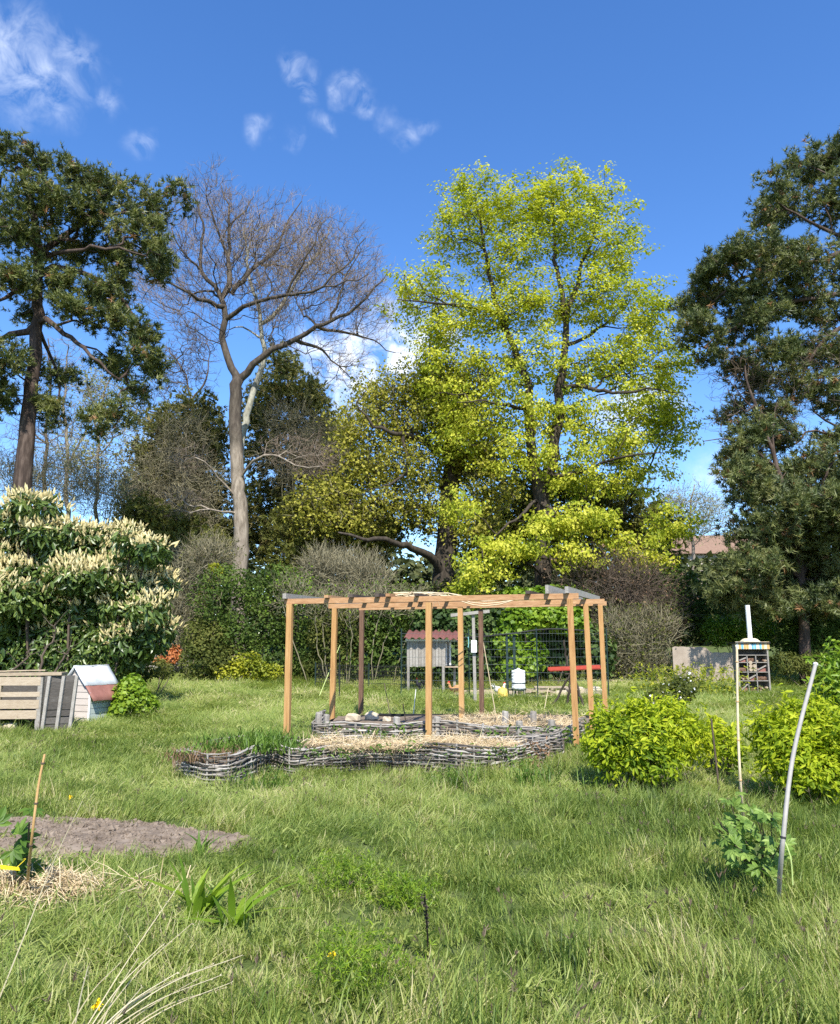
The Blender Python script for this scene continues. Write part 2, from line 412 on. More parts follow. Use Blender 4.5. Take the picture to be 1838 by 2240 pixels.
M['withy'] = noisemat('weathered_withy', [(.028, .023, .02), (.11, .095, .08), (.27, .245, .215), (.50, .47, .43)], 6, .75, (1, 1, 1), .3, tintmix=.65)
M['straw'] = leafmat('straw', [(.38, .27, .14), (.54, .42, .25), (.66, .55, .37)], .15, .6, .3)
M['cane'] = noisemat('bamboo_cane', [(.42, .25, .10), (.55, .36, .17)], 10, .45, bump=.1)
M['cane_pale'] = noisemat('pale_cane', [(.55, .43, .27), (.66, .55, .38)], 10, .5, bump=.1)
M['pole_grey'] = noisemat('grey_conduit', [(.25, .24, .215), (.32, .305, .275)], 14, .55, bump=.05)
M['white'] = noisemat('white_paint', [(.72, .72, .70), (.82, .82, .80)], 8, .5, bump=.05)
M['white_plastic'] = noisemat('white_plastic', [(.78, .79, .80), (.84, .85, .86)], 8, .35, bump=0, spec=.5)
M['yellow_plastic'] = noisemat('yellow_plastic', [(.72, .47, .08), (.8, .56, .14)], 8, .4, bump=0, spec=.5)
M['red_roof'] = noisemat('dull_red_roofing', [(.11, .045, .04), (.17, .07, .06)], 6, .7, bump=.2)
M['tag_yellow'] = noisemat('yellow_tag', [(.8, .62, .02), (.85, .7, .04)], 8, .5, bump=0)
M['red'] = noisemat('red_paint', [(.32, .045, .03), (.42, .07, .045)], 12, .5, bump=.1)
M['black'] = noisemat('black_rubber', [(.012, .012, .013), (.03, .03, .03)], 8, .6, bump=.1)
M['green_metal'] = noisemat('dark_green_metal', [(.014, .03, .028), (.025, .045, .042)], 8, .5, bump=0)
M['wire'] = noisemat('dark_wire', [(.07, .09, .09), (.12, .14, .14)], 8, .5, bump=0)
M['concrete'] = noisemat('old_concrete', [(.24, .19, .145), (.33, .27, .215), (.40, .34, .28)], 2.2, .9, bump=.4)
M['stone'] = noisemat('pale_limestone', [(.38, .31, .21), (.52, .45, .34)], 5, .9, bump=.6)
M['zinc'] = noisemat('pale_zinc_sheet', [(.42, .44, .45), (.56, .58, .59)], 5, .45, bump=.1, spec=.4)
M['rust_red'] = noisemat('red_metal_sheet', [(.19, .08, .062), (.27, .125, .10)], 6, .6, bump=.2)
M['pink_board'] = noisemat('pinkish_white_board', [(.44, .38, .33), (.56, .51, .46)], 5, .7, (1, 1, 6), .15, tintmix=.4)
M['green_board'] = noisemat('pale_green_board', [(.36, .42, .39), (.45, .50, .47)], 5, .7, (1, 1, 6), .15, tintmix=.4)
M['bark_pine'] = noisemat('pine_bark', [(.022, .016, .013), (.065, .046, .037), (.14, .105, .085)], 3, .9, (2.5, 2.5, .5), .9)
M['bark_grey'] = noisemat('grey_bark', [(.08, .065, .05), (.2, .17, .135), (.34, .3, .25)], 2.6, .9, (3, 3, .6), .8)
M['bark_pale'] = noisemat('pale_lichen_bark', [(.14, .13, .10), (.32, .31, .25), (.46, .46, .38)], 2.6, .9, (2, 2, .8), .6)
M['bark_dark'] = noisemat('dark_bark', [(.018, .014, .011), (.05, .04, .03), (.09, .075, .06)], 3, .9, (3, 3, .6), .6)
M['twig'] = noisemat('purple_brown_twig', [(.115, .085, .064), (.20, .152, .115), (.30, .24, .185)], 3, .85, bump=0, tintmix=.6)
M['twig_olive'] = noisemat('olive_grey_twig', [(.09, .08, .045), (.2, .18, .11), (.3, .27, .18)], 3, .85, bump=0, tintmix=.6)
M['twig_brown'] = noisemat('brown_branch', [(.06, .045, .032), (.13, .1, .075)], 3, .85, bump=0, tintmix=.5)
M['pine'] = leafmat('pine_needle', [(.027, .042, .014), (.08, .105, .03), (.15, .17, .046), (.23, .225, .075)], .22, .5, .35)
M['pine_grey'] = leafmat('grey_pine_needle', [(.026, .041, .016), (.082, .108, .036), (.155, .175, .056), (.22, .215, .08)], .22, .5, .35)
M['needle_dry'] = leafmat('dry_needle', [(.20, .10, .04), (.30, .17, .08)], .1, .6)
M['conifer'] = leafmat('dark_conifer', [(.055, .068, .02), (.125, .14, .036), (.22, .21, .06), (.32, .25, .11)], .28, .6)
M['yew'] = leafmat('yew_olive', [(.065, .076, .014), (.14, .15, .028), (.23, .21, .046)], .28, .6)
M['maple'] = leafmat('young_maple_leaf', [(.18, .24, .022), (.34, .39, .032), (.50, .51, .048), (.62, .60, .085)], .42, .55, .25, tcol=1.15)
M['oak'] = leafmat('young_oak_leaf', [(.17, .18, .025), (.31, .30, .045), (.46, .42, .085)], .38, .6, .15)
M['pale_leaf'] = leafmat('pale_spring_leaf', [(.22, .24, .10), (.32, .33, .15)], .4, .6)
M['laurel'] = leafmat('laurel_leaf', [(.04, .078, .017), (.09, .145, .03), (.17, .225, .05)], .28, .38, .55)
M['blossom'] = leafmat('cream_blossom', [(.46, .38, .17), (.62, .53, .27), (.74, .66, .40)], .2, .7, .1)
M['hedge'] = leafmat('hedge_leaf', [(.03, .058, .012), (.07, .115, .02), (.125, .18, .034)], .3, .65, .15)
M['hedge_olive'] = leafmat('olive_shrub_leaf', [(.04, .057, .012), (.09, .108, .022), (.155, .16, .04)], .3, .65, .15)
M['ivy'] = leafmat('ivy_leaf', [(.018, .04, .011), (.05, .088, .02), (.105, .15, .042)], .2, .6, .2)
M['lime'] = leafmat('lime_shrub_leaf', [(.08, .16, .012), (.16, .26, .02), (.25, .34, .03)], .35, .45)
M['gold'] = leafmat('golden_leaf', [(.10, .17, .012), (.26, .34, .016), (.38, .44, .02), (.50, .53, .035)], .42, .6, .2, [0, .35, .75, 1])
M['currant'] = leafmat('currant_leaf', [(.09, .16, .03), (.17, .27, .05), (.27, .37, .085)], .35, .5)
M['yellow_leaf'] = leafmat('yellow_shrub_leaf', [(.14, .18, .015), (.28, .30, .02), (.38, .37, .03)], .35, .5)
M['orange_flower'] = leafmat('orange_flower', [(.42, .14, .05), (.58, .25, .10)], .25, .6)
M['white_flower'] = leafmat('white_flower', [(.7, .7, .66), (.8, .8, .78)], .2, .6)
M['yellow_flower'] = leafmat('yellow_flower', [(.8, .55, .01), (.85, .65, .02)], .2, .6)
M['weed'] = leafmat('weed_leaf', [(.05, .11, .015), (.1, .18, .025), (.17, .26, .04)], .35, .5)
M['dry_grass'] = leafmat('dry_grass', [(.42, .36, .22), (.6, .54, .38)], .2, .6)
M['seed_head'] = leafmat('grass_seed_head', [(.09, .065, .045), (.17, .13, .085)], .2, .7)
M['dry_brown'] = leafmat('dry_brown_leaf', [(.16, .09, .05), (.3, .19, .11)], .2, .7)
M['far_green'] = leafmat('far_wood_leaf', [(.03, .045, .014), (.065, .08, .025), (.11, .12, .04)], .2, .7)
M['plaster'] = noisemat('beige_plaster', [(.46, .40, .32), (.54, .48, .40)], 1.5, .9, bump=.1)
M['roof_tile'] = noisemat('brown_roof_tile', [(.18, .115, .08), (.26, .17, .12)], 5, .9)
M['glass'] = noisemat('dark_glass', [(.03, .035, .04), (.05, .055, .06)], 2, .1, bump=0, spec=.5)
M['hen_red'] = noisemat('ginger_feather', [(.36, .16, .06), (.55, .30, .14)], 30, .8)
M['hen_white'] = noisemat('white_feather', [(.62, .60, .55), (.76, .74, .7)], 30, .8)
M['hen_black'] = noisemat('black_feather', [(.012, .012, .014), (.03, .03, .035)], 30, .6)
M['comb'] = noisemat('red_comb', [(.5, .03, .03), (.6, .05, .04)], 30, .5, bump=0)
M['blue_paint'] = noisemat('blue_paint', [(.10, .32, .5), (.16, .42, .6)], 8, .6, bump=0)
M['orange_paint'] = noisemat('orange_paint', [(.55, .27, .09), (.62, .36, .15)], 8, .6, bump=0)
M['cream_paint'] = noisemat('cream_paint', [(.62, .52, .34), (.7, .62, .45)], 8, .6, bump=0)
M['teal_string'] = noisemat('teal_string', [(.2, .5, .5), (.3, .6, .6)], 8, .6, bump=0)
M['lime_string'] = noisemat('lime_string', [(.5, .62, .2), (.6, .7, .3)], 8, .6, bump=0)


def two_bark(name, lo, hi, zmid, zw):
    """flaky pale bark low down, darker higher up, where shade is partly painted into the colour"""
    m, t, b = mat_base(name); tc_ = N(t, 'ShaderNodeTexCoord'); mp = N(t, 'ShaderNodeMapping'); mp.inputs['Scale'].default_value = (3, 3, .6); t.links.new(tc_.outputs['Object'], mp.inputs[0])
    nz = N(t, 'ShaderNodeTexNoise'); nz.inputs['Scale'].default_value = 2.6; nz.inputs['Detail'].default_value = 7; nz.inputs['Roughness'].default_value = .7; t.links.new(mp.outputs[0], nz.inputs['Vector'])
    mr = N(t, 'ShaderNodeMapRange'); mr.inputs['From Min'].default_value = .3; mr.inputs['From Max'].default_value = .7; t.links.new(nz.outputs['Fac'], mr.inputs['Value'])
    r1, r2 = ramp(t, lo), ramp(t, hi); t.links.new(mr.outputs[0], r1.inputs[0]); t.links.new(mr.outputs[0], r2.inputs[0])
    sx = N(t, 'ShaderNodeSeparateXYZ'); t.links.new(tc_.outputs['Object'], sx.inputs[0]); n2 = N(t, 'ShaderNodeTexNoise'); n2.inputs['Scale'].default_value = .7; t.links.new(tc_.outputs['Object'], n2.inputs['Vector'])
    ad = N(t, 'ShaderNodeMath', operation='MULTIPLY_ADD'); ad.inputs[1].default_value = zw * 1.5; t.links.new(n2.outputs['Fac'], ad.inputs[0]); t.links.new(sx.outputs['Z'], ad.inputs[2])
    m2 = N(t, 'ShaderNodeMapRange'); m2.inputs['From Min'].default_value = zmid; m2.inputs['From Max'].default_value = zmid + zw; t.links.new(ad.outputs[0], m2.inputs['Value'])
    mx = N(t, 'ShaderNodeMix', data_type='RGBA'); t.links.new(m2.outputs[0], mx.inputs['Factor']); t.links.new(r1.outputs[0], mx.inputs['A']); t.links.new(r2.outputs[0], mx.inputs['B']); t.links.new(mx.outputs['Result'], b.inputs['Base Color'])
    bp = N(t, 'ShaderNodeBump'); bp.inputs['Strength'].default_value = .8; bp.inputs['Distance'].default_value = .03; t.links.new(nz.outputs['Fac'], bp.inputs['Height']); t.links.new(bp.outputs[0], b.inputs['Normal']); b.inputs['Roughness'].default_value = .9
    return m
M['bark_two'] = two_bark('grey_bark_shade_above', [(.10, .08, .06), (.22, .185, .145), (.36, .31, .25)], [(.03, .024, .02), (.07, .057, .045), (.13, .11, .085)], 11.5, 2.5)  # bark darkens with height; limb shade is painted into the upper tones

# ------------------------------------------------------------------ the ground
def axis(lo, hi, fine_lo, fine_hi, step, grow=1.18):
    a = list(np.arange(fine_lo, fine_hi + step, step)); s_ = step
    while a[-1] < hi: s_ *= grow; a.append(a[-1] + s_)
    s_ = step
    while a[0] > lo: s_ *= grow; a.insert(0, a[0] - s_)
    return np.array(a)
gx, gy = axis(-500, 500, -14, 14, .25), axis(-120, 900, 1.0, 34, .25)
xx, yy = np.meshgrid(gx, gy); zz = hz(xx, yy)
mb = MB(); nx = len(gx); ii = (np.arange(len(gy) - 1)[:, None] * nx + np.arange(nx - 1)[None]).ravel()
mb.add(np.stack([xx, yy, zz], -1).reshape(-1, 3), np.stack([ii, ii + 1, ii + nx + 1, ii + nx], -1))
o = mb.build('ground', M['ground'], smooth=True, kind='structure')

def inside(poly, x, y):
    poly = np.asarray(poly); r = np.zeros(np.shape(x), bool); n = len(poly)
    for i in range(n):
        x1, y1 = poly[i][:2]; x2, y2 = poly[(i + 1) % n][:2]
        c = ((y1 > y) != (y2 > y)) & (x < (x2 - x1) * (y - y1) / (y2 - y1 + 1e-12) + x1); r ^= c
    return r
NO_GRASS = []
def patch(name, poly, mat, hgt, rough, n, seed, fall=.25, amp=1.0):
    """a sheet of bare earth lying on the ground, its rim sinking into the turf"""
    rng = np.random.default_rng(seed); poly = np.asarray(poly)[:, :2]
    lo, hi = poly.min(0) - .1, poly.max(0) + .1; st = max(hi - lo) / n
    ax, ay = np.arange(lo[0], hi[0], st), np.arange(lo[1], hi[1], st); a, b = np.meshgrid(ax, ay)
    ed = np.full(a.shape, 1e9); m = len(poly)
    for i in range(m):
        p, q = poly[i], poly[(i + 1) % m]; d = q - p; t = np.clip(((a - p[0]) * d[0] + (b - p[1]) * d[1]) / (d @ d), 0, 1)
        ed = np.minimum(ed, np.hypot(a - p[0] - t * d[0], b - p[1] - t * d[1]))
    ins = inside(poly, a, b); k = np.where(ins, np.clip(ed / fall, 0, 1), -np.clip(ed / .08, 0, 1))
    h = np.zeros(a.shape)
    for q in range(5):
        f = (2.5 * 2 ** q); ph = rng.uniform(0, 6, 4); h += np.sin(f * a + ph[0] + 1.3 * np.sin(f * .7 * b + ph[1])) * np.sin(f * 1.1 * b + ph[2] + np.sin(f * .6 * a + ph[3])) / 1.7 ** q
    z = hz(a, b) + .004 + np.where(k > 0, hgt * (k * k * (3 - 2 * k)) + rough * h * np.clip(k * 2, 0, 1), .03 * k)
    keep = ins | (ed < .08); nx_ = len(ax); idx = (np.arange(len(ay) - 1)[:, None] * nx_ + np.arange(nx_ - 1)[None]).ravel()
    kf = keep.ravel()[idx] & keep.ravel()[idx + 1] & keep.ravel()[idx + nx_] & keep.ravel()[idx + nx_ + 1]; idx = idx[kf]
    mb = MB(); mb.add(np.stack([a, b, z], -1).reshape(-1, 3), np.stack([idx, idx + 1, idx + nx_ + 1, idx + nx_], -1))
    return mb.build(name, mat, smooth=True, kind='structure'), (a, b, z, ins)

soil_poly = [G(*p) for p in [(-260, 1800), (60, 1792), (240, 1793), (330, 1800), (420, 1815), (520, 1826), (585, 1842), (540, 1856), (440, 1868), (330, 1882), (200, 1888), (100, 1878), (-260, 1880)]]
soil, (sa, sb, sz, sin_) = patch('tilled_soil', soil_poly, M['soil'], .05, .012, 150, 3)
NO_GRASS.append((soil_poly, .96))
# clods on the tilled strip
rng = np.random.default_rng(21)
q = np.argwhere(sin_); q = q[rng.integers(0, len(q), 4200)]
T = np.stack([sa[q[:, 0], q[:, 1]], sb[q[:, 0], q[:, 1]], sz[q[:, 0], q[:, 1]]], -1)
ico = np.array([[0, 0, 1], [.9, 0, .2], [.3, .85, .1], [-.7, .5, .25], [-.75, -.5, .1], [.25, -.9, .2], [0, 0, -.5]])
icf = np.array([[0, 1, 2], [0, 2, 3], [0, 3, 4], [0, 4, 5], [0, 5, 1], [6, 2, 1], [6, 3, 2], [6, 4, 3], [6, 5, 4], [6, 1, 5]])
mb = MB(); rep(mb, ico, icf, T, frames(rng.normal(size=(4200, 3)), rng.normal(size=(4200, 3))), rng.uniform(.005, .02, 4200) * (1 + 1.3 * (rng.uniform(size=4200) > .93)))
mb.build('clods', M['soil'], parent=soil, kind='stuff')

path_poly = [P(x, y, Y)[:2] for x, y, Y in [(1000, 1500, 29.0), (1200, 1500, 29.5), (1330, 1500, 29.5), (1400, 1500, 29.5), (1520, 1500, 30.5), (1520, 1500, 32), (1390, 1500, 32), (1200, 1500, 31.6), (1000, 1500, 31)]]
patch('path', path_poly, M['sand'], .05, .006, 120, 5); NO_GRASS.append((path_poly, 1.0))
yard_poly = [P(x, y, Y)[:2] for x, y, Y in [(985, 1520, 24.0), (1120, 1520, 23.7), (1260, 1520, 23.8), (1330, 1520, 24.6), (1330, 1520, 27.2), (1160, 1520, 27.4), (990, 1520, 27.0)]]
patch('bare_yard_earth', yard_poly, M['sand'], .03, .008, 120, 6); NO_GRASS.append((yard_poly, .9))

# ------------------------------------------------------------------ pergola
POSTS = {(0, 0): (632, 12.9), (0, 1): (938, 12.45), (0, 2): (1257, 12.0), (1, 0): (728, 14.9), (1, 1): (1010, 14.4), (1, 2): (1293, 13.9), (2, 0): (791, 16.9), (2, 1): (1053, 16.3), (2, 2): (1322, 15.6)}
pg = {k: OG(*v) for k, v in POSTS.items()}
t = thing('pergola', 'orange timber pergola of nine posts standing over the woven beds', 'pergola', pg[(0, 1)])
TOP = {0: 2.245, 1: 2.27, 2: 2.33}
row_dir = unit(pg[(0, 2)][:2] - pg[(0, 0)][:2]); rd3 = np.array([row_dir[0], row_dir[1], 0])
rng = np.random.default_rng(5)
for (r, c), p in pg.items():
    mb = MB(); z1 = TOP[r] + .03 * (c == 2) ; tilt = rng.normal(size=2) * .012
    top = np.array([p[0] + tilt[0] - (.03 if c == 2 else 0), p[1] + tilt[1], z1])
    bar(mb, p - [0, 0, .25], top, .09, .09, rd3, tint=rng.uniform())
    mb.build('post', M['timber_brown'] if (r == 2 and c < 2) else M['timber'], t)
tops = {k: np.array([p[0], p[1], TOP[k[0]] + .03 * (k[1] == 2)]) for k, p in pg.items()}
for r in range(3):
    a, b = tops[(r, 0)], tops[(r, 2)]; d = unit(b - a); mb = MB()
    bar(mb, a - d * .1 + [0, 0, .043], b + d * (.1 if r != 1 else .28) + [0, 0, .043], .07, .085, np.cross(d, [0, 0, 1]), tint=.4 + .25 * r)
    mb.build('beam', M['timber_beam'], t)
# rafters lie on the beams and run front to back
def raft(px, wd, ht, mat, over=.12, full=True, dz=0.0, yaw=0.0):
    a, b = tops[(0, 0)], tops[(0, 2)]
    u = (px - 632) / (1257 - 632.0); ga = a + (b - a) * u; gb = tops[(2, 0)] + (tops[(2, 2)] - tops[(2, 0)]) * u
    # find the front point in the picture column px
    for _ in range(5):
        e = P(px, 1310, ga[1])[0] - ga[0]; u += e / np.linalg.norm(b - a); ga = a + (b - a) * u
    gb = tops[(2, 0)] + (tops[(2, 2)] - tops[(2, 0)]) * u
    if not full: gb = ga + (gb - ga) * .6
    d = unit(gb - ga); mb = MB(); h = ht / 2 + .088 + dz
    bar(mb, ga - d * over + [0, 0, h], gb + d * .12 + [0, 0, h - (0 if full else 0.01)], wd, ht, np.cross(d, [0, 0, 1]), tint=RNG.uniform())
    mb.build('rafter', M[mat], t)
for px, wd, ht, m_ in [(628, .06, .085, 'grey_wood'), (719, .07, .045, 'timber_beam'), (772, .07, .05, 'timber_dark'), (829, .07, .055, 'timber_dark'), (853, .07, .05, 'timber_beam'), (915, .06, .045, 'timber_dark'),
                       (1158, .07, .05, 'timber_dark'), (1200, .05, .13, 'grey_wood'), (1243, .055, .10, 'grey_wood')]:
    raft(px, wd, ht, m_)
# dry canes heaped and hanging on the roof
c0 = P(960, 1304, 12.6); t2 = thing('dry_cane_bundle', 'bundle of dry tan canes lying across the middle of the pergola roof', 'cane bundle', c0)
rng = np.random.default_rng(9)
for i in range(16):
    mb = MB(); a = P(885 + rng.uniform(-25, 25), 1306, 12.7 + rng.uniform(-.1, .4)); b = P(1010 + rng.uniform(-60, 35), 1311, 13.4 + rng.uniform(-.2, .5))
    a[2] = 2.36 + rng.uniform(.0, .07); b[2] = 2.37 + rng.uniform(0, .05); mid = (a + b) / 2 + [0, 0, rng.uniform(-.01, .035)] + rng.normal(size=3) * .02
    tube(mb, smooth([a, mid, b], .15, rng, .01), .008 + .005 * rng.uniform(), 4, tint=rng.uniform()); mb.build('cane', M['cane_pale'], t2, True)
for i in range(3):
    mb = MB(); a = P(960 + 20 * i, 1306, 13.0); a[2] = 2.40; b = P(1165 - 12 * i, 1312, 12.55 + .15 * i); b[2] = 2.36
    mid = P(1060, 1325 - 4 * i, 12.7); tube(mb, smooth([a, mid, b], .2, rng, .006), .009, 4); mb.build('cane', M['cane_pale'], t2, True)
for i in range(5):
    mb = MB(); a = P(935 + 6 * i, 1308, 12.72); a[2] = 2.37; b = a + [rng.normal() * .03, 0, -.08 - .12 * rng.uniform()]
    tube(mb, smooth([a, (a + b) / 2 + rng.normal(size=3) * .02, b], .1), .004, 3); mb.build('cane', M['cane_pale'], t2, True)

# ------------------------------------------------------------------ woven beds
def resample(pts, step):
    pts = np.asarray(pts, float); s_ = np.concatenate([[0], np.cumsum(np.linalg.norm(np.diff(pts, axis=0), axis=1))])
    u = np.arange(0, s_[-1], step); return np.stack([np.interp(u, s_, pts[:, i]) for i in range(pts.shape[1])], -1), s_[-1]
def woven(name, label, ctrl, height, courses, spacing, rod_r, amp, stake_r, stake_up, seed, closed=True, rod_len=1.25, kind='withy', sag=None):
    rng = np.random.default_rng(seed); c = np.asarray(ctrl, float)[:, :2]
    if closed: c = np.vstack([c, c[:1]])
    base = smooth(np.column_stack([c, np.zeros(len(c))]), .05)[:, :2]
    line, L = resample(base, .05); ss = np.arange(len(line)) * .05
    nrm = np.gradient(line, axis=0); nrm = unit(np.stack([-nrm[:, 1], nrm[:, 0]], -1)); gz = hz(line[:, 0], line[:, 1])
    root = thing(name, label, 'raised bed', [*c.mean(0), 0])
    at = lambda s_, off=0.0: np.array([np.interp(s_, ss, line[:, 0]) + off * np.interp(s_, ss, nrm[:, 0]), np.interp(s_, ss, line[:, 1]) + off * np.interp(s_, ss, nrm[:, 1])])
    hvar = lambda s_: 1 + .09 * np.sin(s_ * 1.7 + seed) + .05 * np.sin(s_ * 4.1)
    n_st = int(L / spacing)
    for i in range(n_st):
        p = at(i * spacing); z = float(hz(*p)); h = height * hvar(i * spacing) + stake_up * rng.uniform(.2, 1)
        mb = MB(); lean = rng.normal(size=2) * .012
        pts = np.array([[p[0], p[1], z - .1], [p[0] + lean[0], p[1] + lean[1], z + h]])
        tube(mb, pts, [stake_r, stake_r * .92], 6, tint=rng.uniform()); mb.build('stake', M['grey_wood'], root)
    dz = height / courses
    for k in range(courses):
        s0 = -rng.uniform(0, rod_len)
        while s0 < L - .1:
            ln = rod_len * rng.uniform(.6, 1.4); e = min(s0 + ln, L); a = max(s0, 0)
            if e - a > .15:
                u = np.arange(a, e, spacing / 4); ph = (k % 2) * math.pi
                off = amp * np.cos(u / spacing * math.pi + ph) + rng.normal() * .004
                xy = np.stack([np.interp(u, ss, line[:, 0]) + off * np.interp(u, ss, nrm[:, 0]), np.interp(u, ss, line[:, 1]) + off * np.interp(u, ss, nrm[:, 1])], -1)
                slope = rng.normal() * .012; z = hz(xy[:, 0], xy[:, 1]) + .01 + (k + .5) * dz * hvar(u) + slope * np.linspace(-1, 1, len(u)) + rng.normal(size=len(u)) * .003
                r = rod_r * rng.uniform(.7, 1.2); mb = MB()
                tube(mb, np.column_stack([xy, z]), np.linspace(r, r * .65, len(u)), 5, tint=rng.uniform()); mb.build(kind, M['withy'], root, True)
            s0 += ln * .93
    return root, base
fr = [G(*p) for p in [(392, 1700), (425, 1718), (490, 1722), (556, 1700), (598, 1686), (640, 1697), (720, 1690), (820, 1686), (920, 1692), (1000, 1702), (1060, 1703), (1130, 1690), (1190, 1672), (1224, 1655)]]
fr += [OG(1215, 11.1), OG(1120, 11.0), OG(980, 10.75), OG(820, 10.75), OG(660, 10.75), OG(520, 10.5), OG(430, 10.1), OG(395, 9.75)]
front_bed, fb = woven('woven_bed', 'wavy low bed of grey woven withies in front of the pergola', fr, .335, 16, .24, .0135, .017, .012, .015, 31, rod_len=1.5)
def fill(name, poly, z, mat, parent, seed, amp=.03):
    rng = np.random.default_rng(seed); poly = np.asarray(poly)[:, :2]; lo, hi = poly.min(0), poly.max(0); st = .09
    ax, ay = np.arange(lo[0], hi[0] + st, st), np.arange(lo[1], hi[1] + st, st); a, b = np.meshgrid(ax, ay); ins = inside(poly, a, b)
    zz_ = hz(a, b) + z + amp * (np.sin(3.1 * a + seed) * np.sin(2.7 * b) + .5 * np.sin(7 * a) * np.sin(6.3 * b + 1)) + rng.normal(size=a.shape) * .006
    n_ = len(ax); idx = (np.arange(len(ay) - 1)[:, None] * n_ + np.arange(n_ - 1)[None]).ravel(); kf = ins.ravel(); kf = kf[idx] & kf[idx + 1] & kf[idx + n_] & kf[idx + n_ + 1]; idx = idx[kf]
    mb = MB(); mb.add(np.stack([a, b, zz_], -1).reshape(-1, 3), np.stack([idx, idx + 1, idx + n_ + 1, idx + n_], -1)); mb.build(name, mat, parent, True)
    return lambda x, y: hz(x, y) + z + amp * (np.sin(3.1 * x + seed) * np.sin(2.7 * y) + .5 * np.sin(7 * x) * np.sin(6.3 * y + 1))
def skirt(poly, z, parent):
    # the bank of soil held up by the woven wall
    p = np.asarray(poly)[:, :2]; c = p.mean(0); d = np.gradient(p, axis=0); nr = unit(np.stack([-d[:, 1], d[:, 0]], -1)); nr *= np.where(((c - p) * nr).sum(1) > 0, 1, -1)[:, None]
    # keep the bank on the inner side everywhere
    tst = p + nr * .06; ins = inside(p, tst[:, 0], tst[:, 1]); nr[~ins] *= -1
    a = p + nr * .045; b = p + nr * .10; g = hz(p[:, 0], p[:, 1]); n_ = len(p); V = np.vstack([np.column_stack([a, g - .02]), np.column_stack([a, g + z - .02]), np.column_stack([b, g + z])]); f = []
    for i in range(n_ - 1): f += [[i, i + 1, n_ + i + 1, n_ + i], [n_ + i, n_ + i + 1, 2 * n_ + i + 1, 2 * n_ + i]]
    mb = MB(); mb.add(V, f); mb.build('soil_bank', M['soil'], parent, True)
fz = fill('soil_fill', fb, .26, M['soil'], front_bed, 2); NO_GRASS.append((fb, 1.0)); skirt(fb, .26, front_bed)
bl = [OG(690, 13.05), OG(760, 12.95), OG(870, 12.8), OG(960, 12.68), OG(1060, 12.35), OG(1150, 12.0), OG(1210, 11.85), OG(1240, 12.3), OG(1275, 13.6), OG(1290, 15.2), OG(1200, 15.6), OG(1000, 15.8), OG(850, 15.9), OG(755, 15.6), OG(712, 14.4)]
back_bed, _ = woven('woven_bed', 'long bed of pale woven rods with thick stakes under the pergola', [bl[-1]] + bl[:9], .36, 13, .42, .0160, .024, .022, .03, 33, closed=False, rod_len=2.2)
bb = smooth(np.array([[q[0], q[1], 0] for q in bl + bl[:1]]), .05)[:, :2]
bz = fill('soil_fill', bb, .22, M['soil'], back_bed, 4); NO_GRASS.append((bb, 1.0)); skirt(bb, .22, back_bed)

def scatter_in(poly, n, rng):
    poly = np.asarray(poly)[:, :2]; lo, hi = poly.min(0), poly.max(0); o_ = []
    while sum(map(len, o_)) < n:
        q = rng.uniform(lo, hi, (n * 2, 2)); o_.append(q[inside(poly, q[:, 0], q[:, 1])])
    return np.concatenate(o_)[:n]
STRIP = (np.array([[-.5, 0, 0], [.5, 0, 0], [.4, .5, .06], [-.4, .5, .06], [.3, 1, 0], [-.3, 1, 0]]), np.array([[0, 1, 2, 3], [3, 2, 4, 5]]))
def straw(xy, zf, ln, wd, rng, mb, lift=.05, flat=.25, tint=None):
    n = len(xy); T = np.column_stack([xy, zf(xy[:, 0], xy[:, 1]) + rng.uniform(0, lift, n)])
    al = np.column_stack([rng.normal(size=(n, 2)), rng.normal(size=n) * flat]); nr = rng.normal(size=(n, 3)) * .6 + [0, -.2, 1]
    L_ = ln * rng.uniform(.4, 1.3, n); rep(mb, STRIP[0], STRIP[1], T - unit(al) * L_[:, None] * .5, frames(nr, al), np.column_stack([np.full(n, wd), L_, L_]), 0, rng.uniform(0, 1, n) if tint is None else tint)
rng = np.random.default_rng(12)
sp = [OG(660, 10.25), OG(760, 9.9), OG(900, 9.9), OG(1040, 9.75), OG(1110, 10.0), OG(1150, 10.5), OG(1000, 10.55), OG(690, 10.5)]
mb = MB(); zs = lambda x, y: fz(x, y) + .025 + .05 * np.sin(1.9 * x + .5) ** 2
straw(scatter_in(sp, 3600, rng), zs, .17, .006, rng, mb, .05)
mb.build('straw_mulch', M['straw'], front_bed, kind='stuff')
sp2 = [OG(1000, 13.3), OG(1150, 12.9), OG(1250, 12.75), OG(1275, 15), OG(1100, 15.2), OG(960, 15.2)]
mb = MB(); straw(scatter_in(sp2, 2600, rng), lambda x, y: bz(x, y) + .03, .16, .008, rng, mb, .05)
mb.build('straw_mulch', M['straw'], back_bed, kind='stuff')
# black edging board along the back of the rear bed
mb = MB(); a, b = OG(820, 16.15), OG(1330, 15.65); bar(mb, a + [0, 0, .10], b + [0, 0, .10], .025, .26, [0, 1, 0]); t = mb.build('edging_board', M['black']); t['label'] = 'long black edging board behind the rear woven bed'; t['category'] = 'edging'
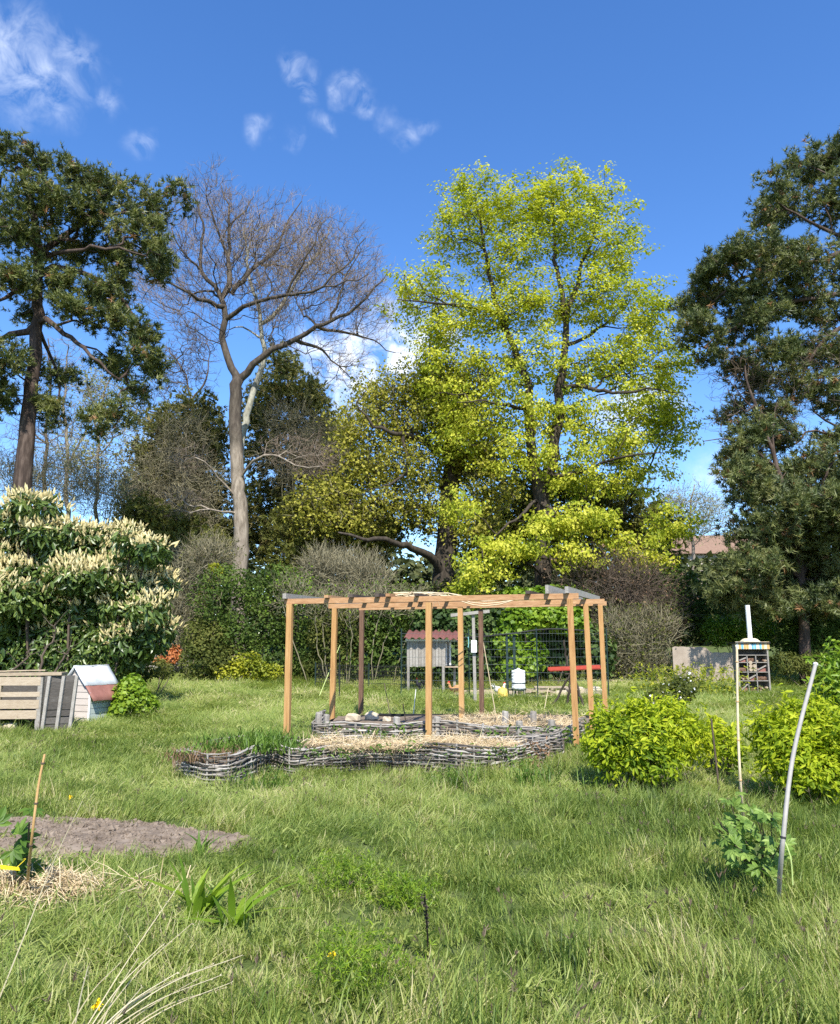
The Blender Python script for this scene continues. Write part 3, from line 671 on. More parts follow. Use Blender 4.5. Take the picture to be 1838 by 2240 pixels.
# limestone blocks in the rear bed
def rock(mb, c, s_, rng, rz=0.):
    th = np.linspace(0, math.pi, 6)[1:-1]; v = [[0, 0, 1]]
    for a_ in th:
        for k in range(8): v.append([math.sin(a_) * math.cos(k * math.pi / 4), math.sin(a_) * math.sin(k * math.pi / 4), math.cos(a_)])
    v.append([0, 0, -1]); v = np.array(v); v = np.sign(v) * np.abs(v) ** .72; v *= 1 + rng.normal(size=(len(v), 1)) * .13; v += rng.normal(size=v.shape) * .06
    v = v * np.array(s_) * .5; cs, sn = math.cos(rz), math.sin(rz); v = v @ np.array([[cs, sn, 0], [-sn, cs, 0], [0, 0, 1]]) + np.array(c)
    f3 = [[0, 1 + k, 1 + (k + 1) % 8] for k in range(8)] + [[33, 25 + (k + 1) % 8, 25 + k] for k in range(8)]
    f4 = [[1 + r_ * 8 + k, 9 + r_ * 8 + k, 9 + r_ * 8 + (k + 1) % 8, 1 + r_ * 8 + (k + 1) % 8] for r_ in range(3) for k in range(8)]
    mb.add(v, f3); mb.v[-1] = mb.v[-1]; n0 = mb.n - len(v); mb.l.append(np.array(f4).ravel() + n0); mb.k.append(np.full(len(f4), 4)); mb.m.append(np.zeros(len(f4), int))
for px, Y, s_, lb in [(775, 14.3, (.26, .2, .17), 'pale limestone block left of the brown rear post in the back bed'), (815, 14.5, (.28, .2, .16), 'pale limestone block right of the brown rear post in the back bed'), (848, 14.2, (.15, .13, .1), 'small white stone beside the stakes of the back bed'),
                      (865, 12.6, (.16, .12, .14), 'small pale stone at the foot of the pale woven wall')]:
    p = OG(px, Y); zb = float(bz(p[0], p[1])) if Y > 13 else p[2]; mb = MB(); rock(mb, [p[0], p[1], zb + s_[2] * .42], s_, rng, rng.uniform(-.4, .4)); tag(mb.build('stone_block', M['stone'], smooth=False), lb, 'stone', 'stones in the rear bed')
# thick grey stumps standing at the wall of the rear bed
for px, Y, h, lb in [(699, 13.35, .42, 'leftmost squared grey stump at the corner of the rear bed'), (716, 13.2, .40, 'leaning brownish stump second at the corner of the rear bed'), (868, 12.85, .40, 'short grey stump in the woven wall left of the middle post'), (956, 12.72, .40, 'short grey stump just right of the front middle post'),
                     (1103, 13.4, .40, 'pale grey stump inside the rear bed, left of two'), (1164, 13.4, .42, 'pale grey stump inside the rear bed, right of two'), (1133, 12.1, .38, 'brown stump at the front of the rear bed wall'), (1203, 11.95, .40, 'brown stump nearest the right end of the rear bed')]:
    p = OG(px, Y); h += .06; mb = MB(); w_ = .055 if px < 710 or px > 800 else .05
    k = 7; zt = p[2] + h; pts = np.array([[p[0], p[1], p[2] - .1], [p[0] + .005, p[1], zt - .02], [p[0] + .008, p[1], zt]])
    tube(mb, pts, [w_ * 1.05, w_, w_ * .85], k, tint=rng.uniform()); o_ = mb.build('stump', M['grey_wood']); tag(o_, lb, 'stump', 'stumps along the rear bed')

def weedclump(mb, c, n, h, size, rng, mat=0, tmpl=OVAL, spread=.14):
    b = np.array(c) + np.column_stack([rng.normal(size=(n, 2)) * spread, np.zeros(n)]); z = b[:, 2] + rng.uniform(0.02, 1, n) * h; b[:, 2] = z
    leaves(mb, b, np.column_stack([rng.normal(size=(n, 2)), np.full(n, .4)]), size, tmpl, rng, .8, .5, .2, mat)
def blades(mb, c, n, h, wd, rng, lean=.35, spread=.1, mat=0, tint=None, m=4):
    """arching grass or strap leaves from one foot"""
    c = np.array(c, float); ph = rng.uniform(0, 2 * math.pi, n); le = lean * rng.uniform(.3, 1.6, n); H = h * rng.uniform(.5, 1.15, n)
    b = c + np.column_stack([rng.normal(size=(n, 2)) * spread, np.zeros(n)]); d = np.column_stack([np.cos(ph), np.sin(ph), np.zeros(n)]); sd = np.column_stack([-np.sin(ph), np.cos(ph), np.zeros(n)])
    tw = rng.uniform(-.9, .9, n)[:, None]; sd = unit(sd + d * tw); V = []
    for i in range(m + 1):
        u = i / m; ctr = b + d * (H * le * u ** 1.8)[:, None] + np.array([0, 0, 1]) * (H * (u - .25 * le * u * u))[:, None]; w_ = wd * (1 - u ** 2) * (.6 + .8 * min(u * 2, 1)) * .6
        V += [ctr - sd * w_, ctr + sd * w_] if i < m else [ctr]
    V = np.stack(V, 1); k = 2 * m + 1; f = [[2 * i, 2 * i + 1, 2 * i + 3, 2 * i + 2] for i in range(m - 1)]; off = (np.arange(n) * k)[:, None, None]
    tt = np.repeat(rng.uniform(0, 1, n) if tint is None else np.full(n, tint), k); n0 = mb.n
    mb.add(V.reshape(-1, 3), (np.array(f)[None] + off).reshape(-1, 4), mat, tt)
    ft = (np.array([[[2 * m - 2, 2 * m - 1, 2 * m]]]) + off).reshape(-1, 3) + n0
    mb.l.append(ft.ravel()); mb.k.append(np.full(len(ft), 3)); mb.m.append(np.full(len(ft), mat))
# weeds growing in and around the beds
rng = np.random.default_rng(77); mb = MB()
for px, Y, n, h in [(470, 9.6, 60, .22), (520, 9.7, 60, .25), (560, 9.9, 70, .28), (600, 10.0, 60, .26), (640, 9.9, 40, .2), (430, 9.4, 40, .16), (480, 10.1, 60, .26), (540, 10.3, 70, .3), (600, 10.5, 70, .28), (640, 10.6, 60, .28), (450, 9.9, 50, .2), (570, 9.7, 50, .24)]:
    p = OG(px, Y); p[2] = float(fz(p[0], p[1])); blades(mb, p, n, h, .012, rng, .6, .12); weedclump(mb, p, 30, .14, .06, rng)
for px, Y in [(690, 9.75), (760, 9.7), (840, 9.75), (905, 9.75), (980, 9.6), (1060, 9.55), (1090, 9.8), (1120, 9.7)]:
    p = OG(px, Y); p[2] = float(fz(p[0], p[1])); weedclump(mb, p, 34, .12, .055, rng, spread=.1)
mb.build('bed_weeds', M['weed'], front_bed, kind='stuff')
mb = MB()
for px, Y, n in [(800, 12.6, 50), (880, 12.5, 40), (920, 12.5, 30), (1080, 12.0, 60), (1120, 11.8, 50), (1180, 11.6, 60), (1215, 11.7, 90), (1235, 11.9, 80), (1060, 12.1, 40), (730, 12.7, 40), (840, 12.5, 40)]:
    p = OG(px, Y); weedclump(mb, p, n, .38, .075, rng, spread=.16); blades(mb, p, 20, .3, .01, rng, .4, .15)
mb.build('bed_weeds', M['weed'], back_bed, kind='stuff')
mb = MB()
for px, Y in [(405, 9.3), (425, 9.15), (450, 9.2), (480, 9.25), (405, 9.7), (430, 9.9), (470, 9.9), (510, 9.5), (450, 10.2), (500, 10.3), (550, 10.5), (600, 10.7), (640, 10.9)]:
    p = OG(px, Y); p[2] = float(fz(p[0], p[1])); blades(mb, p, 60, .17, .006, rng, .8, .1)
for px, Y in [(1160, 9.9), (1170, 9.75), (1175, 9.9)]:
    p = OG(px, Y); p[2] = .12; weedclump(mb, p, 26, .3, .06, rng, tmpl=OVAL, spread=.06)
mb.build('dead_weeds', M['dry_brown'], front_bed, kind='stuff')
# canes and sticks pushed into the rear bed
def stick(name, label, cat, a, b, r, mat, bend=0.0, k=6, group=None, nodes=False):
    mb = MB(); a = np.array(a, float); b = np.array(b, float); m = (a + b) / 2 + np.array([bend, 0, 0]); q = smooth([a, m, b], .12)
    rr = np.linspace(r, r * .8, len(q))
    tube(mb, q, rr, k)
    if nodes:
        L_ = np.linalg.norm(b - a); nn = int(L_ / .22)
        for i in range(1, nn): 
            j = int(i / nn * (len(q) - 2)); tube(mb, [q[j] - (q[j + 1] - q[j]) * .08, q[j] + (q[j + 1] - q[j]) * .08], r * 1.25, k)
    return tag(mb.build(name, mat, smooth=True), label, cat, group)
stick('cane', 'thin brown cane leaning in the grass behind the rear bed stones', 'cane', OG(858, 16.6), P(841, 1495, 16.9), .012, M['twig_brown'])
stick('cane', 'dark thin cane leaning left of the front middle post', 'cane', OG(893, 14.0), P(882, 1540, 14.2), .012, M['bark_dark'])
stick('cane', 'pale bluish plastic stake upright behind the rear bed', 'cane', OG(903, 16.8), P(910, 1508, 16.8), .010, M['white'])
stick('cane', 'long pale cane tied beside the brown middle rear post', 'cane', OG(1085, 16.9), P(1050, 1362, 16.5), .012, M['cane_pale'])
stick('cane', 'short leaning cane in the grass below the red trough', 'cane', OG(1187, 19.0), P(1200, 1505, 19.0), .012, M['cane_pale'])
stick('guy_rope', 'taut lime green rope slanting down left of the second post', 'rope', P(699, 1522, 15.2), P(744, 1411, 17.0), .006, M['lime_string'])

# ------------------------------------------------------------------ pallet compost bin and small hut on the left
rng = np.random.default_rng(41)
A = OG(-150, 14.3); B = OG(96, 14.55); C = OG(166, 14.75)
t = thing('pallet_compost_bin', 'compost bin of old wooden pallets beside the little white hut', 'compost bin', B)
Z0 = 0.0; Ht = 1.06
def panel_pt(a, b, u, z, off=0.0):
    d = unit((b - a)[:2]); n = np.array([d[1], -d[0]]); p = a[:2] + (b - a)[:2] * u + n * off; return np.array([p[0], p[1], z])
for (z, h, m_) in [(.94, .15, 'pale_wood'), (.70, .085, 'pale_wood'), (.53, .155, 'pale_wood'), (.345, .15, 'pale_wood')]:
    mb = MB(); bar(mb, panel_pt(A, B, 0, z, .03), panel_pt(A, B, .985 if z != .345 else .97, z - .01 * rng.uniform(), .03), .022, h, [0, -1, 0], tint=rng.uniform(.2, .9)); mb.build('slat', M[m_], t)
for u in (.12, .37, .62, .985):
    mb = MB(); bar(mb, panel_pt(A, B, u, -.05), panel_pt(A, B, u, 1.0), .07 if u < .98 else .085, .075, [1, 0, 0], tint=.4); mb.build('upright', M['pale_wood' if u < .98 else 'grey_wood'], t)
mb = MB(); bar(mb, panel_pt(A, B, -.02, 1.045, -.12), panel_pt(A, B, 1.16, 1.06, -.2), .42, .05, None, tint=.3); mb.build('top_board', M['pale_wood'], t)
for i in range(4):
    mb = MB(); z = 1.085 + .01 * i; a = panel_pt(A, B, .05 + .2 * i, z, -.1); bar(mb, a, a + [rng.uniform(.4, .7), .1, .01], .05, .02); mb.build('loose_batten', M['pale_wood'], t)
# dark side panel
for i in range(8):
    z = .10 + i * .125; mb = MB(); bar(mb, panel_pt(B, C, .06, z, .01), panel_pt(B, C, 1.0, z + .005 * rng.normal(), .01), .02, .112 if i % 2 else .105, [0, -1, 0], tint=rng.uniform()); mb.build('plank', M['dark_wood'], t)
for u in (.12, .56, .97):
    mb = MB(); bar(mb, panel_pt(B, C, u + .02 - .06, -.1, .05), panel_pt(B, C, u + .08, 1.02, .05), .055, .05, [1, 0, 0], tint=.75); mb.build('batten', M['grey_wood'], t)
mb = MB(); bar(mb, panel_pt(A, B, -.0, .5, -.9), panel_pt(B, C, 1, .5, -.9), .02, .95, [0, -1, 0]); mb.build('back_panel', M['dark_wood'], t)
mb = MB(); q = np.column_stack([rng.uniform(A[0], B[0] + .1, 500), rng.uniform(14.7, 15.3, 500), rng.uniform(.05, .4, 500)]); leaves(mb, q, rng.normal(size=(500, 3)) + [0, -.5, .4], .08, BROAD, rng, .5, .5); mb.build('weeds_inside', M['hedge'], t, kind='stuff')
for i, (px, dz) in enumerate([(5, .1), (35, .12)]):
    p = OG(px, 14.6); mb = MB(); rock(mb, [p[0], p[1], .08], (.26, .2, .2), rng); tag(mb.build('stone_block', M['stone']), ['pale rubble stone under the pallet at the picture edge', 'pale rubble stone under the pallet near its upright'][i], 'stone')

# hut: front gable, right wall, zinc and red roof
h0 = OG(168, 16.6); rz = math.radians(-24); hx = np.array([math.cos(rz), math.sin(rz), 0]); hy = np.array([-math.sin(rz), math.cos(rz), 0])
t = thing('small_hut', 'little white boarded hut with pale zinc and red metal roof', 'hut', h0)
HW, HD, EV, RG = .42, .80, .64, 1.17
W_ = lambda x, y, z: h0 + hx * x + hy * y + np.array([0, 0, z])
nb = 9
for i in range(nb):                                        # front gable boards, trimmed under the roof
    z0, z1 = i * RG / nb, (i + 1) * RG / nb - .008
    def half(z): return HW if z <= EV else HW * max(0, (RG - z) / (RG - EV))
    a, b = half(z0), half(z1)
    if a < .02: continue
    v = [W_(-a, -.012, z0), W_(a, -.012, z0), W_(b, -.004, z1), W_(-b, -.004, z1)]; v += [q + hy * .02 for q in v]
    mb = MB(); mb.add(v, [[0, 1, 2, 3], [7, 6, 5, 4], [0, 4, 5, 1], [1, 5, 6, 2], [2, 6, 7, 3], [3, 7, 4, 0]], tint=rng.uniform()); mb.build('front_board', M['pink_board'], t)
for i in range(6):
    z0, z1 = i * EV / 6, (i + 1) * EV / 6 - .008
    for sx, m_ in ((1, 'green_board'), (-1, 'green_board')):
        mb = MB(); a, b = W_(sx * (HW - .01), .02, (z0 + z1) / 2), W_(sx * (HW - .01), HD, (z0 + z1) / 2); bar(mb, a, b, .02, z1 - z0, hx, tint=rng.uniform()); mb.build('side_board', M[m_], t)
mb = MB(); bar(mb, W_(0, HD, .32), W_(0, HD + .02, .32), 2 * HW - .04, .62, hx); mb.build('back_wall', M['green_board'], t)
for sx in (-1, 1):
    mb = MB(); bar(mb, W_(sx * (HW + .003), -.005, 0), W_(sx * (HW + .003), -.005, EV), .03, .03, hx); mb.build('corner_trim', M['white'], t)
def sheet(mb, p0, p1, p2, p3, th, wav=0.0, n=10):
    """roof sheet between edge p0-p1 (ridge) and p3-p2 (eave), slightly wavy"""
    p0, p1, p2, p3 = map(np.array, (p0, p1, p2, p3)); nr = unit(np.cross(p1 - p0, p3 - p0)); nr = nr * (1 if nr[2] > 0 else -1); V = []
    for j in range(4):
        for i in range(n + 1):
            u, v_ = i / n, j / 3; p = (p0 * (1 - u) + p1 * u) * (1 - v_) + (p3 * (1 - u) + p2 * u) * v_
            V.append(p + nr * (wav * math.sin(i * 2.1) + .004 * math.sin(j * 2 + i)))
    V = np.array(V); V2 = V - nr * th; f = []
    m_ = len(V)
    for j in range(3):
        for i in range(n): a = j * (n + 1) + i; f += [[a, a + 1, a + n + 2, a + n + 1], [m_ + a, m_ + a + n + 1, m_ + a + n + 2, m_ + a + 1]]
    for i in range(n): f += [[i, m_ + i, m_ + i + 1, i + 1], [3 * (n + 1) + i, 3 * (n + 1) + i + 1, m_ + 3 * (n + 1) + i + 1, m_ + 3 * (n + 1) + i]]
    for j in range(3): a = j * (n + 1); b = a + n; f += [[a, a + n + 1, m_ + a + n + 1, m_ + a], [b, m_ + b, m_ + b + n + 1, b + n + 1]]
    mb.add(np.vstack([V, V2]), f)
sl = (RG - EV) / HW
rp = lambda x, y, lift=.0: W_(x, y, RG - sl * abs(x) + .03 + lift)
mb = MB(); sheet(mb, rp(-.01, -.09), rp(-.01, HD + .06), rp(.33, HD + .06), rp(.33, -.07), .012, .006); mb.build('zinc_sheet', M['zinc'], t, True)
mb = MB(); sheet(mb, rp(0.01, -.09), rp(0.01, HD + .06), rp(-.5, HD + .06), rp(-.5, -.09), .012, .004); mb.build('zinc_sheet', M['zinc'], t, True)
mb = MB(); sheet(mb, rp(.29, -.05, -.014), rp(.29, HD + .08, -.014), rp(.56, HD + .08, -.014), rp(.56, -.03, -.014), .012, .008); mb.build('red_sheet', M['rust_red'], t, True)
mb = MB(); tube(mb, [W_(HW + .012, .45, .5), W_(HW + .05, .45, .5)], .025, 8); mb.build('knob', M['dark_wood'], t)

# dead branches standing between the hut and the laurel
for i, (pts, lb) in enumerate([([(88, 1462, 17.5), (96, 1425, 17.5), (120, 1395, 17.7), (118, 1370, 17.7)], 'bare brown branch standing upright behind the pallet bin'), ([(120, 1470, 17.2), (143, 1432, 17.2), (150, 1428, 17.2)], 'short bare branch leaning behind the hut roof'), ([(20, 1470, 17), (50, 1450, 17), (66, 1432, 17)], 'bare twiggy branch above the pallets at left')]):
    mb = MB(); q = smooth([P(*p) for p in pts], .1, rng, .012); q = np.vstack([[q[0][0], q[0][1], 0.0], q]); tube(mb, q, np.linspace(.035, .014, len(q)), 5)
    k = len(q); bs = q[rng.integers(k // 3, k, 7)]; e, d_, _ = twigs(mb, bs, rng.normal(size=(7, 3)) * [1, .6, .5] + [.3, 0, .7], .32, .012, rng)
    twigs(mb, e, d_, .15, .006, rng); tag(mb.build('dead_branch', M['twig_brown'], smooth=True), lb, 'branch', 'bare branches behind the pallet bin')

# ------------------------------------------------------------------ hen run
YC = 25.5; s_ = YC / F * 1.02
t = thing('hen_house', 'raised grey plank hen house with red corrugated roof', 'hen house', OG(930, YC))
x0, x1 = P(890, 1450, YC)[0], P(972, 1450, YC)[0]; zb, zt = P(930, 1458, YC)[2], P(930, 1402, YC)[2]; nb = 13
for i in range(nb):
    a = x0 + (x1 - x0) * i / nb; mb = MB(); box(mb, [a + (x1 - x0) / nb / 2, YC, (zb + zt) / 2 + .01 * rng.normal()], [(x1 - x0) / nb - .008, .022, zt - zb], tint=rng.uniform()); mb.build('wall_board', M['grey_wood'], t)
for yy_, m_ in ((YC + .9, 'grey_wood'),):
    mb = MB(); box(mb, [(x0 + x1) / 2 + .1, yy_, (zb + zt) / 2], [x1 - x0 + .2, .02, zt - zb]); mb.build('back_wall', M[m_], t)
mb = MB(); box(mb, [x0 + .012, YC + .46, (zb + zt) / 2], [.02, .86, zt - zb]); mb.build('side_wall', M['grey_wood'], t)
mb = MB(); box(mb, [x1 + .22, YC + .5, zb - .02], [.5, .9, .03]); mb.build('floor_board', M['pale_wood'], t)
for dx in (.03, .16):
    mb = MB(); box(mb, [x1 + .05 + dx, YC + .45, (zb + zt) / 2], [.05, .1, zt - zb - .06]); mb.build('curtain_strip', M['white'], t)
mb = MB(); box(mb, [x1 + .01, YC + .02, (zb + zt) / 2], [.05, .05, zt - zb]); mb.build('door_post', M['grey_wood'], t)
zr = P(930, 1396, YC)[2]; xl, xr = P(884, 1400, YC)[0], P(1003, 1400, YC)[0]; n = 48; V = []
for j, (yy_, dz) in enumerate(((YC - .3, 0), (YC + 1.05, .26))):
    for i in range(n + 1):
        x_ = xl + (xr - xl) * i / n + .12 * j; V.append([x_, yy_, zr + dz + .035 * math.sin(i * math.pi * 2 / 6) - .03 * (i / n > .8)])
V = np.array(V); V2 = V - [0, 0, .012]; m_ = len(V); f = []
for i in range(n): f += [[i, i + 1, n + 2 + i, n + 1 + i], [m_ + i, m_ + n + 1 + i, m_ + n + 2 + i, m_ + i + 1], [i, m_ + i, m_ + i + 1, i + 1]]
mb = MB(); mb.add(np.vstack([V, V2]), f); mb.build('corrugated_roof', M['red_roof'], t, True)
mb = MB(); bar(mb, [xl + .05, YC - .1, zt + .03], [xr - .05, YC - .1, zt + .03], .05, .05); mb.build('roof_rail', M['white'], t)
for dx, dy in ((.05, .03), (x1 - x0 - .03, .03), (.05, .88), (x1 - x0 - .03, .88), (x1 - x0 + .35, .5)):
    mb = MB(); gz_ = float(hz(x0 + dx, YC + dy)); bar(mb, [x0 + dx, YC + dy, gz_ - .1], [x0 + dx, YC + dy, zb], .08, .08, [1, 0, 0], tint=rng.uniform()); mb.build('leg', M['grey_wood'], t)

def fence(name, label, a, b, hgt, posts, hw, vstep, mat, pr=.02, wr=.0042, vr=.0009, lv=None):
    a = np.array(a); b = np.array(b); t = thing(name, label, 'fence', (a + b) / 2); d = b - a; L_ = np.linalg.norm(d[:2])
    for u in posts:
        p = a + d * u; z = float(hz(p[0], p[1])); mb = MB(); tube(mb, [[p[0], p[1], z - .1], [p[0], p[1], z + hgt + .05]], pr, 6); mb.build('post', M['green_metal'], t)
    for i in range(hw):
        z = hgt * (i + .5) / hw if lv is None else lv[i]; mb = MB(); q = [a + d * u + [0, 0, z + .01 * math.sin(u * 9 + i)] for u in np.linspace(0, 1, 9)]; tube(mb, q, wr, 4); mb.build('wire', M[mat], t)
    nv = int(L_ / vstep); u = (np.arange(nv) + .5) / nv; base = a[None] + d[None] * u[:, None]; base[:, 2] = hz(base[:, 0], base[:, 1]); mb = MB()
    V = []; 
    for q in base: V.append([q + [-vr, 0, 0], q + [vr, 0, 0], q + [vr, .0, hgt], q + [-vr, 0, hgt]])
    mb.add(np.array(V).reshape(-1, 3), np.arange(nv * 4).reshape(-1, 4)); mb.build('mesh_wires', M[mat], t, kind='stuff')
    return t
fence('wire_fence', 'tall dark wire mesh fence in front of the hen house', OG(878, 23.6), OG(1330, 23.4), 2.05, (0, .33, .66, 1), 9, .09, 'wire')
fence('wire_fence', 'low black mesh fence at the foot of the hedge left of the hen house', OG(690, 27.6), OG(888, 26.6), .85, (0, .27, .6, 1), 6, .07, 'black', wr=.008, vr=.006)
stick('fence_post', 'slim black metal fence post behind the second pergola post', 'fence post', OG(744, 22.5), P(743, 1415, 22.5), .016, M['black'])
# black net rail sagging over the run
mb = MB(); q = smooth([P(1000, 1396, 24.5), P(1060, 1392, 24.5), P(1120, 1386, 24.3), P(1200, 1376, 24.3), P(1290, 1380, 24.3)], .3); tube(mb, q, .045, 6, squash=.6); tag(mb.build('rolled_net', M['black'], smooth=True), 'rolled black net strung along the top of the hen run', 'net')
# dark green ladder-like gate frame
t = thing('gate_frame', 'narrow dark green metal frame standing behind the white drinker', 'gate frame', OG(1117, 24.4))
for px in (1110, 1126):
    p = OG(px, 24.4); mb = MB(); bar(mb, p - [0, 0, .05], [p[0], p[1], P(px, 1388, 24.4)[2]], .07, .07, [1, 0, 0]); mb.build('upright', M['green_metal'], t)
for k in range(6):
    z = .25 + k * .32; a, b = OG(1110, 24.4), OG(1126, 24.4); mb = MB(); bar(mb, [a[0], 24.4, z], [b[0], 24.4, z], .03, .04); mb.build('rung', M['green_metal'], t)
# white drinker on a stand
p = OG(1134, 23.9); t = thing('poultry_drinker', 'white ribbed poultry drinker on a metal stand', 'drinker', p); zz0 = P(1134, 1507, 23.9)[2]; zz1 = P(1134, 1466, 23.9)[2]; H_ = zz1 - zz0; r_ = .205
mb = MB(); prof = [(r_ * .96, 0)] 
for i in range(6): prof += [(r_, H_ * (i / 6 + .02)), (r_, H_ * (i / 6 + .13)), (r_ * .95, H_ * (i / 6 + .15))]
prof += [(r_ * .9, H_ * .98), (r_ * .5, H_ * 1.03), (r_ * .2, H_ * 1.05), (r_ * .2, H_ * 1.1), (r_ * .05, H_ * 1.11)]
lathe(mb, [p[0], p[1], zz0], prof, 18); mb.build('tank', M['white_plastic'], t, True)
mb = MB(); lathe(mb, [p[0], p[1], zz0 + H_ * .27], [(r_ * 1.03, 0), (r_ * 1.03, .03)], 18); mb.build('hoop', M['green_metal'], t)
mb = MB(); lathe(mb, [p[0], p[1], zz0 - .05], [(r_ * 1.1, 0), (r_ * 1.15, .05)], 18); mb.build('ring', M['green_metal'], t)
for k in range(4):
    a_ = math.pi / 4 + k * math.pi / 2; mb = MB(); c_, s2 = math.cos(a_), math.sin(a_); tube(mb, [[p[0] + c_ * r_ * 1.25, p[1] + s2 * r_ * 1.25, p[2]], [p[0] + c_ * r_ * 1.0, p[1] + s2 * r_ * 1.0, zz0 + .02]], .016, 6); mb.build('leg', M['pole_grey'], t)
# yellow feeder
p = OG(1099, 23.6); t = thing('poultry_feeder', 'yellow bell shaped poultry feeder on the ground', 'feeder', p)
mb = MB(); lathe(mb, p, [(.17, .05), (.155, .14), (.14, .27), (.12, .31), (.03, .33)], 18); mb.build('hopper', M['yellow_plastic'], t, True)
mb = MB(); lathe(mb, p, [(.17, 0.0), (.205, .015), (.205, .055), (.19, .06), (.16, .03)], 18); mb.build('tray', M['yellow_plastic'], t, True)
mb = MB(); tube(mb, [p + [0, 0, .31], p + [0, 0, .36]], .03, 8); mb.build('lid_knob', M['yellow_plastic'], t)
# hens
def hen(name, label, loc, yaw, mat, s=1.0, head_down=False):
    t = thing(name, label, 'hen', loc, 'hens in the run'); cs, sn = math.cos(yaw), math.sin(yaw)
    L_ = lambda q: np.array(loc) + np.array([[q_[0] * cs - q_[1] * sn, q_[0] * sn + q_[1] * cs, q_[2]] for q_ in np.atleast_2d(q)]) * s
    sp_ = [(-.27, 0, .36), (-.2, 0, .33), (-.12, 0, .27), (-.02, 0, .235), (.08, 0, .24), (.14, 0, .29), (.165, 0, .36), (.18, 0, .41), (.215, 0, .42), (.25, 0, .41)]
    if head_down: sp_ = sp_[:4] + [(.08, 0, .23), (.16, 0, .22), (.22, 0, .18), (.25, 0, .13), (.27, 0, .10), (.28, 0, .07)]
    rr = np.array([.015, .06, .10, .115, .10, .065, .045, .042, .028, .006]) * s
    mb = MB(); tube(mb, smooth(L_(sp_), .02 * s), np.interp(np.linspace(0, 9, len(smooth(L_(sp_), .02 * s))), range(10), rr), 10)
    for y_ in (-.05, .05):
        tube(mb, L_([(.0, y_, .2), (.01, y_, .1), (.0, y_, .015), (.06, y_, .008)]), [.035 * s, .012 * s, .01 * s, .006 * s], 6)
    mb.build('body', M[mat], t, True)
    mb = MB(); hd = np.array(sp_[7]); v = L_([hd + [-.03, 0, .03], hd + [.04, 0, .02], hd + [.03, 0, .07], hd + [.0, 0, .075], hd + [-.03, 0, .06]]); v = np.vstack([v + [0, -.006, 0], v + [0, .006, 0]])
    mb.add(v, [[0, 1, 2, 3]]); mb.l += [np.array([[0, 3, 4]]).ravel(), np.array([[5, 8, 7, 6]]).ravel(), np.array([[5, 9, 8]]).ravel()]; mb.k += [np.array([3]), np.array([4]), np.array([3])]; mb.m += [np.zeros(1, int)] * 3
    mb.build('comb', M['comb'], t)
    mb = MB(); 
    for a_ in (-.12, 0, .12): tube(mb, L_([(-.2, a_ * .3, .33), (-.28, a_ * .8, .40), (-.31, a_, .46)]), np.array([.03, .025, .006]) * s, 5, squash=.4)
    mb.build('tail', M[mat], t, True)
hen('hen', 'ginger hen standing beside the hen house leg', OG(994, 24.6), math.radians(200), 'hen_red')
hen('hen', 'white hen feeding behind the yellow feeder', OG(1093, 24.0), math.radians(30), 'hen_white', .95)
hen('hen', 'black hen in the shade under the hen house', OG(918, 25.7), math.radians(120), 'hen_black')
# pallets and blocks lying in the run
def lowpallet(loc, yaw, label, L_=1.1, D_=.9):
    t = thing('pallet', label, 'pallet', loc, 'pallets in the hen run'); cs, sn = math.cos(yaw), math.sin(yaw); R = lambda x, y, z: np.array(loc) + [x * cs - y * sn, x * sn + y * cs, z]
    for i in range(5): y = -D_ / 2 + D_ * (i + .5) / 5; mb = MB(); bar(mb, R(-L_ / 2, y, .14), R(L_ / 2, y, .14), D_ / 5 - .04, .022, tint=RNG.uniform()); mb.build('slat', M['pale_wood'], t)
    for x in (-L_ / 2 + .06, 0, L_ / 2 - .06): mb = MB(); bar(mb, R(x, -D_ / 2, .075), R(x, D_ / 2, .075), .09, .1); mb.build('bearer', M['pale_wood'], t)
    for y in (-D_ / 2 + .05, D_ / 2 - .05): mb = MB(); bar(mb, R(-L_ / 2, y, .012), R(L_ / 2, y, .012), .09, .02); mb.build('slat', M['pale_wood'], t)
lowpallet(OG(1170, 25.3), .05, 'weathered pallet lying flat right of the white drinker', 1.0)
lowpallet(OG(1205, 26.5), -.1, 'pale pallet lying flat behind the red trough legs', 1.1)
for px, Y, s3, lb in [(1226, 24.9, (.45, .3, .25), 'pale building stone left of the front right post'), (1262, 25.2, (.5, .3, .32), 'pale building stone just right of the front right post'), (1300, 24.6, (.5, .35, .38), 'largest pale building stone beside the rightmost posts')]:
    p = OG(px, Y); mb = MB(); rock(mb, [p[0], p[1], p[2] + s3[2] * .42], s3, rng, rng.uniform(-.3, .3)); tag(mb.build('stone_block', M['stone']), lb, 'stone', 'stones in the hen run')
# red trough on a trestle of dark branches
tr0 = OG(1248, 20.5); t = thing('branch_trestle', 'trestle of dark crooked branches under the red plank', 'trestle', tr0)
zt_ = P(1250, 1470, 20.5)[2]
for px, py, px2, py2, dy in [(1205, 1545, 1248, 1474, .0), (1236, 1545, 1246, 1474, .15), (1266, 1550, 1252, 1474, .1), (1280, 1538, 1256, 1474, -.1), (1244, 1468, 1234, 1400, .05)]:
    a = P(px, py, 20.5 + dy); b = P(px2, py2, 20.5 + dy * .3)
    if py > 1500: a[2] = float(hz(a[0], a[1])) - .03
    mb = MB(); q = smooth([a, (a * .5 + b * .5) + rng.normal(size=3) * .03, b], .1, rng, .012); tube(mb, q, np.linspace(.035, .026, len(q)), 6); mb.build('branch_leg', M['bark_dark'], t, True)
mb = MB(); tube(mb, smooth([P(1235, 1474, 20.5), P(1262, 1473, 20.55)], .1), .03, 6); mb.build('crossbar', M['bark_dark'], t)
t = thing('red_plank', 'long red painted plank lying level on the branch trestle', 'plank', P(1250, 1466, 20.5))
